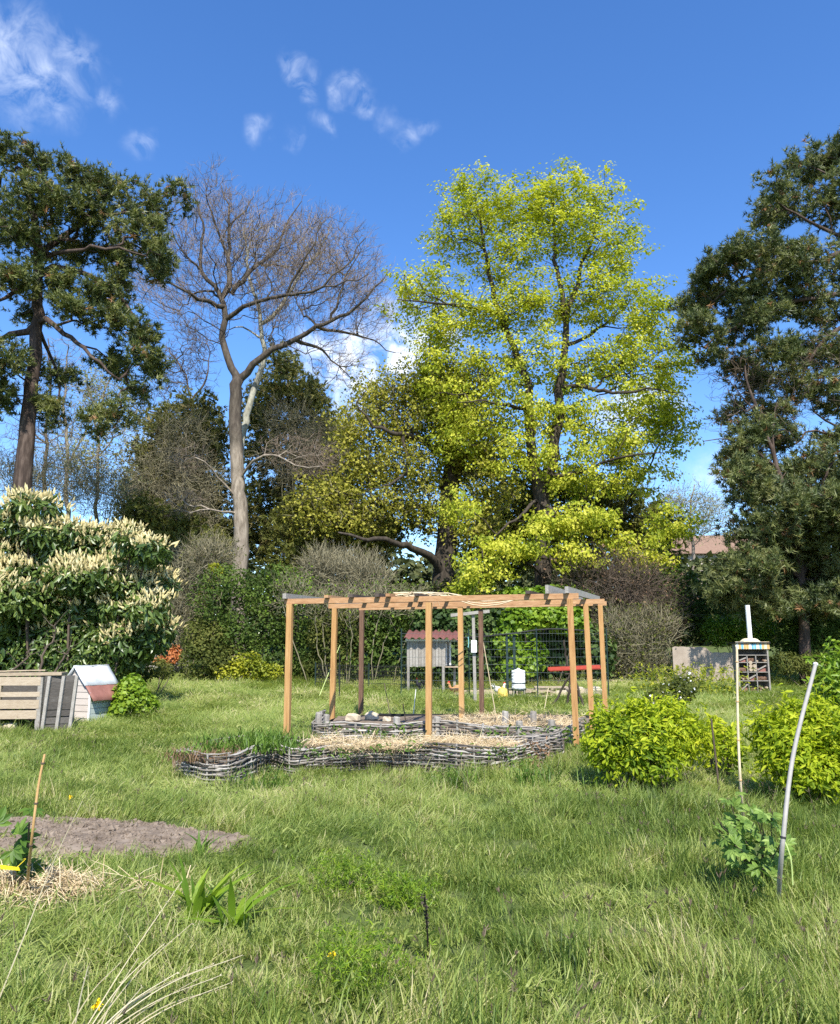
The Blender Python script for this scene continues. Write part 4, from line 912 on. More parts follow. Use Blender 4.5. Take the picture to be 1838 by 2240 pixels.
mb = MB(); bar(mb, P(1200, 1467, 20.4), P(1312, 1462, 20.7), .16, .035); mb.build('board', M['red'], t)
for sgn in (-1, 1):
    mb = MB(); bar(mb, P(1200, 1465, 20.4) + [0, sgn * .085, .02], P(1312, 1460, 20.7) + [0, sgn * .085, .02], .014, .085); mb.build('rim', M['red'], t)
# T post with small hanging things
p = OG(1039, 22.6); t = thing('wooden_t_post', 'tall grey wooden T post beside the brown middle rear post', 'post', p)
mb = MB(); bar(mb, p - [0, 0, .1], [p[0] - .03, p[1], P(1039, 1338, 22.6)[2]], .085, .085, [1, 0, 0]); mb.build('upright', M['grey_wood'], t)
mb = MB(); bar(mb, P(986, 1346, 22.5), P(1071, 1337, 22.5), .05, .09); mb.build('crossbar', M['grey_wood'], t)
mb = MB(); box(mb, P(1037, 1414, 22.48), [.16, .04, .34]); mb.build('white_board', M['white'], t)
mb = MB(); a = P(1024, 1393, 22.5); tube(mb, smooth([a, a + [.02, 0, -.15], a + [0, 0, -.3]], .05), [.01] * len(smooth([a, a + [.02, 0, -.15], a + [0, 0, -.3]], .05)), 5); tag(mb.build('hanging_ribbon', M['teal_string']), 'short pale teal ribbon hanging left of the grey T post', 'ribbon')

# ------------------------------------------------------------------ insect hotel and things at right
YH = 25.8; p0 = OG(1645, YH); t = thing('insect_hotel', 'tall open insect hotel with striped blue and orange header', 'insect hotel', p0)
KX = lambda px: P(px, 1460, YH)[0]; KZ = lambda py: P(1645, py, YH)[2]
xl, xr, zt, gz_ = KX(1611), KX(1677), KZ(1408), p0[2]; lean = .0
for x_ in (xl, xr): mb = MB(); bar(mb, [x_, YH, gz_ - .05], [x_, YH, zt], .05, .34, [1, 0, 0], tint=.2); mb.build('side_board', M['grey_wood'], t)
mb = MB(); box(mb, [(xl + xr) / 2, YH + .17, (gz_ + zt) / 2], [xr - xl, .02, zt - gz_ - .02]); mb.build('back_panel', M['dark_wood'], t)
mb = MB(); box(mb, [(xl + xr) / 2, YH, zt + .025], [xr - xl + .16, .5, .05]); mb.build('roof_board', M['black'], t)
mb = MB(); box(mb, [(xl + xr) / 2, YH - .19, KZ(1412)], [xr - xl + .12, .03, .24]); mb.build('header_board', M['cream_paint'], t)
sw = (xr - xl + .11) / 13
for i in range(13):
    m_ = ['white', 'orange_paint', 'cream_paint', 'blue_paint'][[0, 1, 3, 1, 1, 0, 3, 3, 2, 3, 1, 2, 1][i] if i else 0]; mb = MB(); box(mb, [xl - .05 + sw * (i + .5), YH - .208, KZ(1412)], [sw * .8, .008, .225]); mb.build('stripe', M[m_], t)
shelves = [KZ(1433), KZ(1449), KZ(1470), KZ(1489), gz_ + .05]
for z in shelves: mb = MB(); box(mb, [(xl + xr) / 2, YH, z], [xr - xl - .05, .3, .02]); mb.build('shelf', M['grey_wood'], t)
dv = [KX(1632), KX(1651)]
for x_ in dv: mb = MB(); bar(mb, [x_, YH - .12, gz_ + .05], [x_, YH - .12, KZ(1432)], .025, .06, [1, 0, 0]); mb.build('divider', M['grey_wood'], t)
cells = [xl + .03] + dv + [xr - .03]
rng = np.random.default_rng(8)
for j in range(1, 5):
    for i in range(3):
        a, b = cells[i] + .03, cells[i + 1] - .03; z = shelves[j] + .012; h = shelves[j - 1] - z - .05
        kind_ = (i + j) % 3
        if (i, j) == (1, 2):                                    # round pale logs
            for k in range(5): mb = MB(); tube(mb, [[a + (.07 + .13 * (k % 2)), YH - .16, z + .07 + .11 * (k // 2)], [a + (.07 + .13 * (k % 2)), YH + .1, z + .07 + .11 * (k // 2)]], .06, 9); mb.build('log', M['pale_wood'], t)
        elif kind_ == 0:
            for k in range(6): x_ = rng.uniform(a, b); mb = MB(); tube(mb, [[x_, YH - .15, z + rng.uniform(.03, h * .5)], [x_ + rng.uniform(-.1, .1), YH + .12, z + rng.uniform(.03, h * .5)]], .03, 7); mb.build('log', M['timber_brown' if k % 2 else 'pale_wood'], t)
        elif kind_ == 1:
            mb = MB(); box(mb, [(a + b) / 2, YH, z + h * .22], [(b - a) * .9, .2, h * .42]); mb.build('brick', M['rust_red'], t)
            mb = MB(); bar(mb, [a, YH - .12, z + .05], [b, YH - .1, z + h * .8], .06, .03); mb.build('bark_piece', M['grey_wood'], t)
        else:
            for k in range(5): x_ = rng.uniform(a, b); mb = MB(); rock(mb, [x_, YH - .06, z + .06], (.12, .12, .12), rng); mb.build('cone', M['timber_brown'], t)
# tan slab and white pipe on its roof
p = np.array([KX(1645), YH, zt + .05]); mb = MB(); lathe(mb, p, [(.31, 0), (.31, .03), (.22, .10), (.16, .12)], 12); tag(mb.build('tan_disc', M['cream_paint'], smooth=False), 'tan cap lying on the roof of the insect hotel', 'cap')
a = p + [.01, 0, .12]; b = P(1635, 1324, YH); mb = MB(); tube(mb, [a, b], .075, 10); tag(mb.build('white_pipe', M['white'], smooth=True), 'thick white pipe standing on the tan cap of the insect hotel', 'pipe')
mb = MB(); q = OG(1694, 25.6); box(mb, [q[0], q[1], q[2] + .04], [.42, .3, .07]); bar(mb, [q[0] - .2, q[1] - .14, q[2] + .09], [q[0] + .2, q[1] - .14, q[2] + .09], .03, .04); tag(mb.build('black_tray', M['black']), 'flat black tray on the grass right of the insect hotel', 'tray')
# concrete wall
a, b = OG(1474, 29.2), OG(1625, 28.6); mb = MB(); n = 22; d = unit((b - a)[:2]); pr = [(0, 1.33), (.05, 1.37), (.3, 1.36), (.45, 1.37), (.5, 1.34), (.55, 1.2), (.6, 1.17), (1, 1.19)]
V = []
for i in range(n + 1):
    u = i / n; q = a + (b - a) * u; h = np.interp(u, [z[0] for z in pr], [z[1] for z in pr]) + .012 * math.sin(i * 2.3)
    for off, zz_ in ((0, -.2), (0, h), (.2, h + .01), (.2, -.2)): V.append([q[0] - d[1] * off, q[1] + d[0] * off, q[2] + zz_])
f = []
for i in range(n):
    for k in range(3): f.append([i * 4 + k, i * 4 + 4 + k, i * 4 + 5 + k, i * 4 + 1 + k])
f += [[0, 1, 2, 3], [n * 4 + 3, n * 4 + 2, n * 4 + 1, n * 4]]
mb.add(V, f); tag(mb.build('concrete_wall', M['concrete']), 'low stained concrete wall left of the insect hotel', 'wall')
stick('far_pole', 'thin pale pole rising from the hedge at far right', 'pole', OG(1812, 31), P(1794, 1262, 31), .04, M['pole_grey'])

# foreground poles
a = G(1702, 1992); b = P(1784, 1455, 5.3); m1 = P(1712, 1850, 4.65); m2 = P(1736, 1650, 4.9)
mb = MB(); q = smooth([a - [0, 0, .1], a, m1, m2, b], .05); tube(mb, q, np.linspace(.0135, .0125, len(q)), 10)
t = thing('grey_pole', 'bent pale grey conduit pole leaning right in the near grass', 'pole', a); mb.build('pole', M['pole_grey'], t, True)
mb = MB(); k = len(q) // 3; tube(mb, [q[k] - (q[k + 1] - q[k]) * .1, q[k] + (q[k + 1] - q[k]) * .15], .0155, 10); mb.build('tie', M['black'], t)
mb = MB(); e = q[k]; tube(mb, smooth([e, e + [.03, -.01, -.1], e + [.035, 0, -.25]], .05), .003, 4); mb.build('loose_string', M['lime_string'], t)
mb = MB(); tube(mb, [q[-1], q[-1] + (q[-1] - q[-2]) * .25], .0155, 10); mb.build('end_cap', M['white'], t)
a = G(1634, 1880); mb = MB(); q = smooth([a - [0, 0, .1], a + [0, 0, .1], P(1622, 1740, 5.75), P(1615, 1600, 5.7), P(1612, 1415, 5.7)], .05); tube(mb, q, np.linspace(.011, .0085, len(q)), 8)
t = thing('bamboo_cane', 'tall slim pale bamboo cane staked in the currant bush', 'cane', a); mb.build('cane', M['cane_pale'], t, True)
for k in range(4, len(q) - 1, 5): mb = MB(); tube(mb, [q[k], q[k] + (q[k + 1] - q[k]) * .12], .0125, 8); mb.build('node_ring', M['cane'], t)
stick('wooden_stake', 'grey wooden stake standing in the golden bush', 'stake', OG(1558, 8.6), P(1556, 1572, 8.6), .012, M['twig_brown'])
a = G(57, 1965); b = P(98, 1650, 4.7); mb = MB(); q = smooth([a - [0, 0, .05], a, P(68, 1850, 4.75), P(84, 1720, 4.7), b], .05); tube(mb, q, np.linspace(.011, .007, len(q)), 8)
t = thing('bamboo_cane', 'orange brown bamboo cane beside the sapling at left', 'cane', a); mb.build('cane', M['cane'], t, True)
for k in range(3, len(q) - 1, 4): mb = MB(); tube(mb, [q[k], q[k] + (q[k + 1] - q[k]) * .15], .0125, 8); mb.build('node_ring', M['twig_brown'], t)

# background odds: paling fence, white awning, house
a, b = OG(318, 33.5), OG(412, 33.0); t = thing('paling_fence', 'grey chestnut paling fence behind the orange azalea', 'fence', (a + b) / 2); rng = np.random.default_rng(61)
for i in range(30):
    q = a + (b - a) * (i + .5) / 30; mb = MB(); h = .98 + rng.uniform(-.06, .06); bar(mb, q - [0, 0, .05], q + [rng.normal() * .02, 0, h], .045, .02, [1, 0, 0], tint=rng.uniform()); mb.build('pale', M['grey_wood'], t)
for z in (.3, .75): mb = MB(); tube(mb, [a + [0, .02, z], b + [0, .02, z]], .01, 4); mb.build('wire', M['wire'], t)
q = OG(335, 40.0); t = thing('white_awning', 'white sloping canvas awning glimpsed beyond the laurel', 'awning', q)
V = [P(296, 1408, 40), P(345, 1408, 40), P(352, 1355, 40), P(330, 1352, 40)]; V = np.array(V + [v + [0, 1.5, 0] for v in V]); mb = MB(); mb.add(V, [[0, 1, 2, 3], [7, 6, 5, 4], [0, 4, 5, 1], [1, 5, 6, 2], [2, 6, 7, 3], [3, 7, 4, 0]]); mb.build('canvas', M['white'], t)
for px in (300, 344): g_ = OG(px, 40.7); mb = MB(); tube(mb, [g_, [g_[0], g_[1], P(px, 1400, 40.7)[2]]], .03, 6); mb.build('leg', M['pole_grey'], t)
q = OG(1585, 75); t = thing('far_house', 'beige house with brown tiled roof glimpsed between the trees', 'house', q); zb = q[2]; zw = P(1585, 1212, 75)[2]
mb = MB(); box(mb, [q[0], q[1] + 4, (zb + zw) / 2], [9, 8, zw - zb]); mb.build('wall', M['plaster'], t)
mb = MB(); V = [[-5, -.5, zw], [5, -.5, zw], [5, 8.5, zw], [-5, 8.5, zw], [-5, 4, zw + 2.4], [5, 4, zw + 2.4]]; V = np.array(V) + [q[0], q[1], 0]
mb.add(V, [[0, 1, 5, 4], [2, 3, 4, 5], [3, 2, 1, 0]]); mb.l += [np.array([0, 4, 3]), np.array([1, 2, 5])]; mb.k += [np.array([3])] * 2; mb.m += [np.zeros(1, int)] * 2; mb.build('roof', M['roof_tile'], t)
for dx in (-2.8, -.9, 1.0, 2.9):
    for zz_ in (zb + 1.8, zb + 4.8, zw - 1.6):
        mb = MB(); box(mb, [q[0] + dx, q[1] - .02, zz_], [1.0, .1, 1.4]); wn = mb.build('window', M['white'], t)
        for sx in (-.22, .22): mb = MB(); box(mb, [q[0] + dx + sx, q[1] - .08, zz_], [.38, .03, 1.25]); mb.build('pane', M['glass'], wn)

# ------------------------------------------------------------------ trees
def PP(l, Y): return [P(a[0], a[1], Y + (a[2] if len(a) > 2 else 0)) for a in l]
def foot(px, Y): q = OG(px, Y); q[2] -= .2; return q
def EE(l, Y, d=None): return [E(a[0], a[1], Y + (a[4] if len(a) > 4 else 0), a[2], a[3], d) for a in l]
TUFTS = [tuft(14, 1.3, .17, s_) for s_ in (1, 2, 3)]
SPRAY = [tuft(9, .9, .2, s_) for s_ in (4, 5, 6)]

def far_dir(tr, i, rng, out=.8, up=.25): return unit(tr.dir[i] * out + rng.normal(size=(len(i), 3)) * .45 + np.array([0, 0, up]))

# bare tree
rng = np.random.default_rng(101); Y = 36
t = thing('bare_tree', 'tall leafless tree with forked grey trunk in the centre left', 'tree', OG(524, Y))
gd = [([foot(524, Y)] + PP([(523, 1293), (528, 1155), (517, 1000), (514, 900), (521, 832)], Y), .40, .29, .35), (PP([(521, 832), (505, 805), (489, 756), (490, 697), (487, 651), (470, 625), (440, 590), (435, 550), (447, 505), (430, 440)], Y), .20, .04),
      (PP([(489, 680), (455, 660, -1), (417, 645, -2), (372, 622, -2.5), (307, 608, -3)], Y), .13, .02), (PP([(487, 651), (505, 620), (498, 559, .5), (502, 500, .5), (500, 450, .5), (485, 410, .5)], Y), .17, .02),
      (PP([(500, 650), (516, 628), (564, 578, 1), (601, 550, 1.5), (633, 481, 2), (660, 440, 2)], Y), .15, .02), (PP([(490, 690), (555, 665, -1), (628, 646, -2), (706, 628, -3), (766, 564, -3), (800, 520, -3)], Y), .12, .02),
      (PP([(521, 832), (555, 798, -.3), (596, 761, -.5), (647, 745, -.5), (693, 715, -.8), (761, 688, -1), (821, 628, -1), (845, 600, -1)], Y), .19, .02), (PP([(647, 745, -.5), (690, 760, .5), (720, 780, 1), (766, 825, 1.5)], Y), .10, .02),
      (PP([(693, 715, -.8), (760, 730, .5), (798, 738, 1), (867, 772, 1.5)], Y), .09, .02), (PP([(530, 1045), (555, 1009, -1), (600, 995, -1.5), (650, 1020, -2), (700, 1020, -2)], Y), .075, .02),
      (PP([(506, 1085), (463, 1027, -1), (431, 1000, -1.5), (400, 1010, -1.5)], Y), .055, .015), (PP([(505, 1119), (460, 1115, -1), (417, 1122, -1.5), (385, 1105, -2)], Y), .055, .015),
      (PP([(487, 655), (460, 640, .5), (430, 642, 1), (410, 662, 1.5), (392, 680, 1.5)], Y), .07, .02), (PP([(735, 697, -1), (743, 651, -1), (757, 605, -1), (785, 555, -1)], Y), .07, .02), (PP([(575, 572, 1), (624, 585, 2), (680, 570, 2.5)], Y), .06, .02), (PP([(502, 490, .5), (535, 460, .8), (555, 430, 1)], Y), .06, .02),
      (PP([(498, 559, .5), (470, 490, 0), (455, 445, -.5), (450, 415, -.5)], Y), .07, .02), (PP([(440, 590), (400, 550, -.5), (375, 500, -1)], Y), .06, .02), (PP([(628, 646, -2), (650, 590, -2.5), (690, 530, -3), (705, 490, -3)], Y), .07, .02), (PP([(706, 628, -3), (760, 620, -3.3), (805, 600, -3.5)], Y), .05, .02), (PP([(693, 715, -.8), (660, 680, .5), (640, 640, 1.5)], Y), .06, .02)]
ells = EE([(465, 525, 105, 105), (490, 455, 72, 46), (600, 535, 100, 75), (700, 560, 95, 65), (760, 600, 85, 75), (560, 620, 170, 80), (680, 660, 130, 60), (790, 690, 75, 55), (385, 600, 65, 60), (325, 615, 70, 34), (360, 680, 50, 36), (740, 790, 70, 30), (440, 690, 60, 60), (610, 720, 60, 40)], Y, 3.6)
low = EE([(640, 990, 70, 40), (700, 1010, 50, 30), (420, 1000, 40, 35), (400, 1090, 40, 40)], Y, 1.5)
att = np.vstack([ball(ells, 1750, rng, .38), ball(low, 160, rng)])
bt = Tree(gd, att, rng, .5, .009, 2.05, .6, .045)
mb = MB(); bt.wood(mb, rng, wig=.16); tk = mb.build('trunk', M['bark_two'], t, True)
i = np.flatnonzero((bt.r < .022)); b = bt.pos[i].repeat(3, 0); rad = unit(b - P(510, 800, 36)); d = unit(bt.dir[i.repeat(3)] * .5 + rad * .7 + rng.normal(size=b.shape) * .33 + [0, 0, .25])
mb = MB(); e, dd, pts = twigs(mb, b, d, rng.uniform(.45, .95, len(b)), .0085, rng, bend=.6)
b2 = pts[:, 1:3].reshape(-1, 3); d2 = unit(dd.repeat(2, 0) + rng.normal(size=(len(b2), 3)) * .6)
twigs(mb, b2, d2, rng.uniform(.25, .55, len(b2)), .0065, rng, bend=.7, m=3)
mb.build('crown', M['twig'], t, kind='stuff')

# pale leaning trunk behind it
t = thing('leaning_tree', 'leafless tree with pale lichened leaning trunk behind the forked one', 'tree', OG(522, 38)); Y = 38
gd = [([foot(522, Y)] + PP([(522, 1200), (522, 1050), (532, 940), (555, 857), (580, 780), (575, 743), (567, 674), (550, 623), (541, 559), (535, 500)], Y), .33, .05, .5), (PP([(572, 715), (619, 665), (647, 614), (693, 555), (720, 500)], Y), .13, .02), (PP([(574, 735), (530, 715), (500, 722)], Y), .06, .02)]
pt = Tree(gd, ball(EE([(560, 540, 80, 80), (640, 560, 90, 70), (700, 540, 60, 50), (600, 640, 100, 40)], Y, 3), 500, rng, .5), rng, .22, .011, 2.35, .6, .04)
mb = MB(); pt.wood(mb, rng, wig=.14); mb.build('trunk', M['bark_pale'], t, True)
i = np.flatnonzero(pt.r < .03); b = pt.pos[i].repeat(3, 0); mb = MB(); twigs(mb, b, far_dir(pt, i.repeat(3), rng, .7, .35), rng.uniform(.4, .9, len(b)), .010, rng, bend=.8); mb.build('crown', M['twig'], t, kind='stuff')

# maple in young leaf
rng = np.random.default_rng(202); Y = 35
t = thing('maple_tree', 'great yellow green maple in young leaf right of centre', 'tree', OG(1186, Y))
gd = [([foot(1188, Y)] + PP([(1188, 1260), (1185, 1093), (1180, 1060)], Y), .42, .36, .4), (PP([(1182, 1070), (1167, 998), (1160, 926), (1155, 845), (1130, 780), (1095, 690), (1074, 600), (1055, 520), (1040, 440)], Y), .26, .04),
      (PP([(1183, 1075), (1196, 1040), (1214, 974), (1224, 878), (1233, 783), (1238, 702), (1222, 616), (1212, 520), (1205, 430)], Y), .29, .04), (PP([(1238, 702), (1269, 597), (1298, 520), (1310, 450)], Y), .15, .03),
      (PP([(1228, 840), (1300, 850, -1), (1341, 859, -2), (1412, 850, -3), (1480, 860, -3)], Y), .12, .02), (PP([(1196, 1045), (1283, 1030, -1), (1350, 1000, -2), (1450, 990, -3)], Y), .11, .02), (PP([(1090, 680), (1020, 670, -1), (959, 660, -2), (868, 655, -2.5)], Y), .10, .02),
      (PP([(1235, 760), (1310, 720, 1.5), (1380, 660, 2.5), (1430, 620, 2.5)], Y), .11, .02), (PP([(1158, 900), (1090, 880, -1.5), (1000, 880, -2.5)], Y), .10, .02), (PP([(1180, 1090), (1230, 1130, -2), (1300, 1150, -3)], Y), .1, .02), (PP([(1180, 1090), (1110, 1150, -2), (1050, 1210, -3)], Y), .1, .02), (PP([(1200, 1110), (1330, 1120, 1), (1470, 1150, 0)], Y), .1, .02)]
mEl = [(1060, 455, 100, 62), (1010, 430, 50, 34), (1215, 415, 62, 42), (1280, 455, 85, 58), (1160, 470, 90, 60), (1000, 520, 85, 60), (1110, 560, 90, 60), (1240, 530, 100, 60), (1350, 540, 65, 75), (890, 660, 42, 45), (960, 640, 70, 50), (1050, 690, 100, 60), (1180, 670, 110, 70), (1310, 650, 100, 70), (1410, 690, 55, 80), (950, 740, 60, 40),
       (1000, 800, 100, 55), (1120, 800, 100, 60), (1250, 790, 90, 60), (1370, 790, 90, 70), (1460, 800, 45, 70), (960, 860, 70, 60), (1080, 900, 120, 60), (1240, 900, 100, 60), (1400, 900, 90, 55), (1470, 930, 50, 70), (1340, 980, 110, 50), (1150, 1000, 110, 60), (1020, 960, 80, 60), (1390, 1040, 80, 36), (1270, 1050, 90, 50)]
ells = EE(mEl, Y, 2.6); low = EE([(1290, 1135, 70, 26, -3), (1350, 1180, 50, 22, -2.5), (1200, 1150, 55, 30, -3), (1150, 1205, 45, 24, -3), (1085, 1195, 55, 24, -3.5), (1050, 1250, 55, 28, -3.5), (1020, 1295, 36, 22, -3.5), (1460, 1155, 60, 32, -1), (1410, 1215, 55, 26, -1.5), (1000, 1120, 36, 24, -3), (1270, 1215, 45, 18, -3.2)], Y, 1.3)
att = np.vstack([ball(ells, 2300, rng, .5), ball(low, 330, rng, .5)])
mt = Tree(gd, att, rng, .45, .010, 2.15, .6, .045)
mb = MB(); mt.wood(mb, rng, wig=.1); mb.build('trunk', M['bark_dark'], t, True)
i = np.flatnonzero((mt.r < .028) & ~mt.guide); mb = MB()
c = mt.pos[i].repeat(2, 0) + rng.normal(size=(len(i) * 2, 3)) * .22
n = np.where(rng.uniform(size=len(c)) < .42, 0, rng.integers(16, 48, len(c))); ctr = c.repeat(n, 0); off = rng.normal(size=(len(ctr), 3)) * [.23, .23, .11]; ct = rng.uniform(0, 1, len(c)).repeat(n)
mid = P(1190, 800, Y); leaves(mb, ctr + off, unit(ctr - mid) * .6 + off * 2.0, .155, LEAF, rng, .8, .5, .6, tint=np.clip(ct * .8 + rng.uniform(-.05, .3, len(ctr)), 0, 1))
mb.build('crown', M['maple'], t, kind='stuff')

# oak leafing out
rng = np.random.default_rng(303); Y = 37
t = thing('oak_tree', 'dark trunked oak with sparse olive yellow young leaves left of the maple', 'tree', OG(972, Y))
gd = [([foot(972, Y)] + PP([(968, 1300), (975, 1200), (985, 1080), (992, 990), (988, 940)], Y), .6, .4, .5), (PP([(966, 1250), (940, 1215, -1), (900, 1200, -2), (850, 1185, -3), (790, 1180, -4), (740, 1165, -4)], Y), .24, .04), (PP([(990, 1000), (930, 965, -1), (880, 950, -2), (820, 930, -3), (780, 880, -3)], Y), .2, .03),
      (PP([(988, 940), (1000, 870), (960, 800), (940, 740)], Y), .22, .03), (PP([(988, 950), (1050, 900, 1), (1080, 840, 1.5)], Y), .16, .03), (PP([(980, 1110), (900, 1108, 0), (850, 1105, -.5)], Y), .1, .03), (PP([(985, 1040), (1060, 1030, -1), (1110, 1060, -1)], Y), .14, .03), (PP([(905, 1020, -2), (870, 1050, -2.5), (800, 1070, -3)], Y), .1, .02)]
oEl = [(830, 870, 75, 45), (930, 850, 95, 55), (1010, 860, 80, 60), (780, 940, 65, 45), (880, 940, 90, 50), (980, 930, 80, 50), (800, 1020, 80, 50), (900, 1030, 80, 50), (1040, 1000, 80, 60), (740, 1090, 80, 45), (840, 1110, 90, 45), (930, 1120, 70, 50), (1060, 1090, 70, 60), (690, 1130, 60, 45), (780, 1150, 80, 30), (1040, 1160, 70, 50)]
ot = Tree(gd, ball(EE(oEl, Y, 3), 1500, rng, .55), rng, .22, .013, 2.4, .6, .05)
mb = MB(); ot.wood(mb, rng, wig=.14); mb.build('trunk', M['bark_dark'], t, True)
i = np.flatnonzero((ot.r < .03) & ~ot.guide); mb = MB(); c = ot.pos[i].repeat(3, 0) + rng.normal(size=(len(i) * 3, 3)) * .35; n = rng.integers(7, 16, len(c)); ctr = c.repeat(n, 0); off = rng.normal(size=(len(ctr), 3)) * .18
leaves(mb, ctr + off, rng.normal(size=ctr.shape) + [0, -.4, .3], .17, LEAF, rng, .5, .6, .5); mb.build('crown', M['oak'], t, kind='stuff')
mb = MB(); twigs(mb, ot.pos[i].repeat(2, 0), far_dir(ot, i.repeat(2), rng), .6, .012, rng); mb.build('twigs', M['twig_olive'], t, kind='stuff')

# pines
def pine(label, gd, pads, Y, n, per, size, mat, seed, depth=None, bark='bark_pine', dry=.02, flat=.7, pad_d=1.8, extra=None, bf=.2):
    rng = np.random.default_rng(seed); f0 = gd[0][0][0]; t = thing('pine_tree', label, 'tree', (f0[0], f0[1], float(hz(f0[0], f0[1]))))
    el = []
    for k, a in enumerate(pads):
        c, r = E(a[0], a[1], Y + (a[4] if len(a) > 4 else rng.uniform(-1.6, 1.6)), a[2], a[3], pad_d); el.append((c, r))
    tr = Tree(gd, ball(el, n, rng, .55), rng, bf, .012, 2.4, .5, .04); mb = MB(); tr.wood(mb, rng, wig=.12); mb.build('trunk', M[bark], t, True)
    i = np.flatnonzero((tr.r < .03) & ~tr.guide); c = tr.pos[i].repeat(per, 0); d = far_dir(tr, i.repeat(per), rng, .6, .55); c = c + d * rng.uniform(0, .35, (len(c), 1)) + rng.normal(size=c.shape) * .12
    mb = MB(); tn = np.repeat(rng.uniform(0, .6, len(i)), per) + rng.uniform(0, .4, len(c)); mtl = 0
    q = rng.uniform(size=len(c)) < dry
    tufts(mb, c[~q], d[~q], size, TUFTS, rng, 0, tn[~q]); 
    if q.any(): tufts(mb, c[q], d[q] * [1, 1, -.3], size, TUFTS, rng, 1, tn[q])
    mb.build('crown', [M[mat], M['needle_dry']], t, kind='stuff'); return tr, t
Y = 28
gd = [([foot(44, Y)] + PP([(48, 1120), (58, 960), (70, 842), (79, 746), (82, 668), (83, 571), (76, 474), (60, 420), (45, 370)], Y), .46, .10, .5), (PP([(88, 690), (120, 712, -.5), (167, 746, -1), (217, 792, -1.5), (260, 830, -1.5)], Y), .12, .03), (PP([(88, 590), (140, 585), (182, 598), (252, 637), (310, 720), (325, 790)], Y), .13, .03),
      (PP([(84, 560), (150, 510, 1), (233, 465, 1.5), (330, 440, 1.5), (385, 425, 1.5)], Y), .14, .03), (PP([(76, 470), (110, 405, 0), (70, 370), (20, 350), (-40, 330)], Y), .10, .03), (PP([(80, 725), (40, 728, 0), (0, 742), (-80, 790)], Y), .15, .04), (PP([(80, 620), (30, 640, -1), (-30, 680, -2)], Y), .12, .03), (PP([(90, 720), (105, 770, .8), (128, 820, 1), (125, 900, 1.2)], Y), .08, .03), (PP([(76, 500), (20, 520), (-60, 540)], Y), .1, .03), (PP([(84, 570), (200, 540, -1.5), (320, 560, -2)], Y), .1, .03)]
pads = [(20, 338, 70, 26), (90, 350, 40, 16), (165, 385, 36, 30), (232, 420, 55, 35), (385, 430, 30, 20), (320, 450, 55, 35), (90, 440, 100, 45), (200, 470, 100, 40), (300, 510, 60, 42), (350, 560, 30, 40), (50, 520, 80, 40), (150, 540, 80, 40), (260, 560, 60, 26), (340, 590, 30, 26), (30, 610, 60, 35), (125, 620, 65, 26), (220, 650, 50, 30), (175, 685, 55, 28), (245, 700, 40, 28), (305, 730, 38, 40), (330, 800, 30, 45), (245, 800, 45, 35), (285, 850, 35, 28), (250, 905, 30, 35), (205, 930, 16, 20), (130, 830, 26, 45), (108, 900, 26, 40), (10, 790, 45, 50), (0, 870, 45, 50), (-60, 450, 90, 60), (-70, 600, 80, 60), (-80, 750, 60, 60), (60, 690, 35, 16), (265, 620, 30, 24)]
pine('tall dark green pine with reddish brown trunk at the left edge', gd, pads, Y, 1250, 9, .22, 'pine', 404, pad_d=1.3)
Y = 30
gd = [([foot(2060, Y)] + PP([(2050, 1200), (2020, 900), (1980, 650), (1930, 480), (1890, 380)], Y), .5, .12, .5), (PP([(1990, 700), (1900, 690), (1834, 719), (1790, 760), (1760, 812), (1740, 850)], Y), .14, .03), (PP([(1960, 590), (1880, 545), (1781, 571), (1700, 590), (1620, 610), (1560, 660)], Y), .16, .03), (PP([(1960, 570), (1850, 520), (1770, 480), (1700, 440)], Y), .12, .03),
      (PP([(1930, 480), (1860, 420), (1790, 370)], Y), .1, .03), (PP([(1980, 660), (1850, 640), (1700, 670), (1600, 720), (1540, 760)], Y), .13, .03), (PP([(2000, 780), (1900, 800), (1800, 850), (1700, 880), (1640, 880)], Y), .12, .03), (PP([(2010, 860), (1900, 900), (1830, 930), (1780, 900)], Y), .1, .03)]
pads = [(1780, 365, 60, 42), (1840, 335, 50, 40), (1700, 400, 38, 30), (1720, 460, 70, 40), (1670, 470, 36, 26), (1820, 440, 60, 60), (1640, 550, 55, 30), (1580, 580, 50, 26), (1690, 570, 70, 36), (1545, 600, 36, 16), (1560, 640, 56, 34), (1515, 675, 45, 26), (1640, 650, 75, 38), (1760, 580, 80, 45), (1530, 720, 52, 32), (1620, 720, 60, 28), (1560, 770, 40, 22), (1750, 660, 80, 42), (1660, 690, 60, 30), (1650, 840, 46, 26), (1770, 850, 60, 34), (1830, 780, 46, 40), (1810, 700, 50, 36), (1690, 900, 40, 36), (1720, 960, 40, 26), (1900, 600, 90, 120), (1900, 400, 80, 80), (1620, 1000, 40, 18), (1840, 880, 40, 30), (1690, 775, 60, 28), (1620, 800, 34, 18), (1760, 770, 50, 30), (1830, 960, 50, 30), (1700, 830, 50, 22), (1610, 900, 26, 16)]
rp_tr, rp_t = pine('large grey green pine leaning in from the right edge', gd, pads, Y, 1450, 9, .23, 'pine_grey', 505, dry=.025, pad_d=1.4)
rng = np.random.default_rng(515); p, q = shell(EE([(1620, 810, 70, 50), (1700, 870, 80, 80), (1610, 900, 50, 60), (1790, 800, 60, 90), (1680, 960, 60, 40)], Y, 1.6), 520, rng, .1, .2); mb = MB(); e, d, _ = twigs(mb, p, rng.normal(size=p.shape) * .6 + [0, 0, -.3], 1.2, .015, rng, bend=.9, m=6); twigs(mb, e, d + rng.normal(size=d.shape) * .5, .5, .009, rng, bend=.9); mb.build('dead_twigs', M['twig_brown'], rp_t, kind='stuff')
Y = 28.5
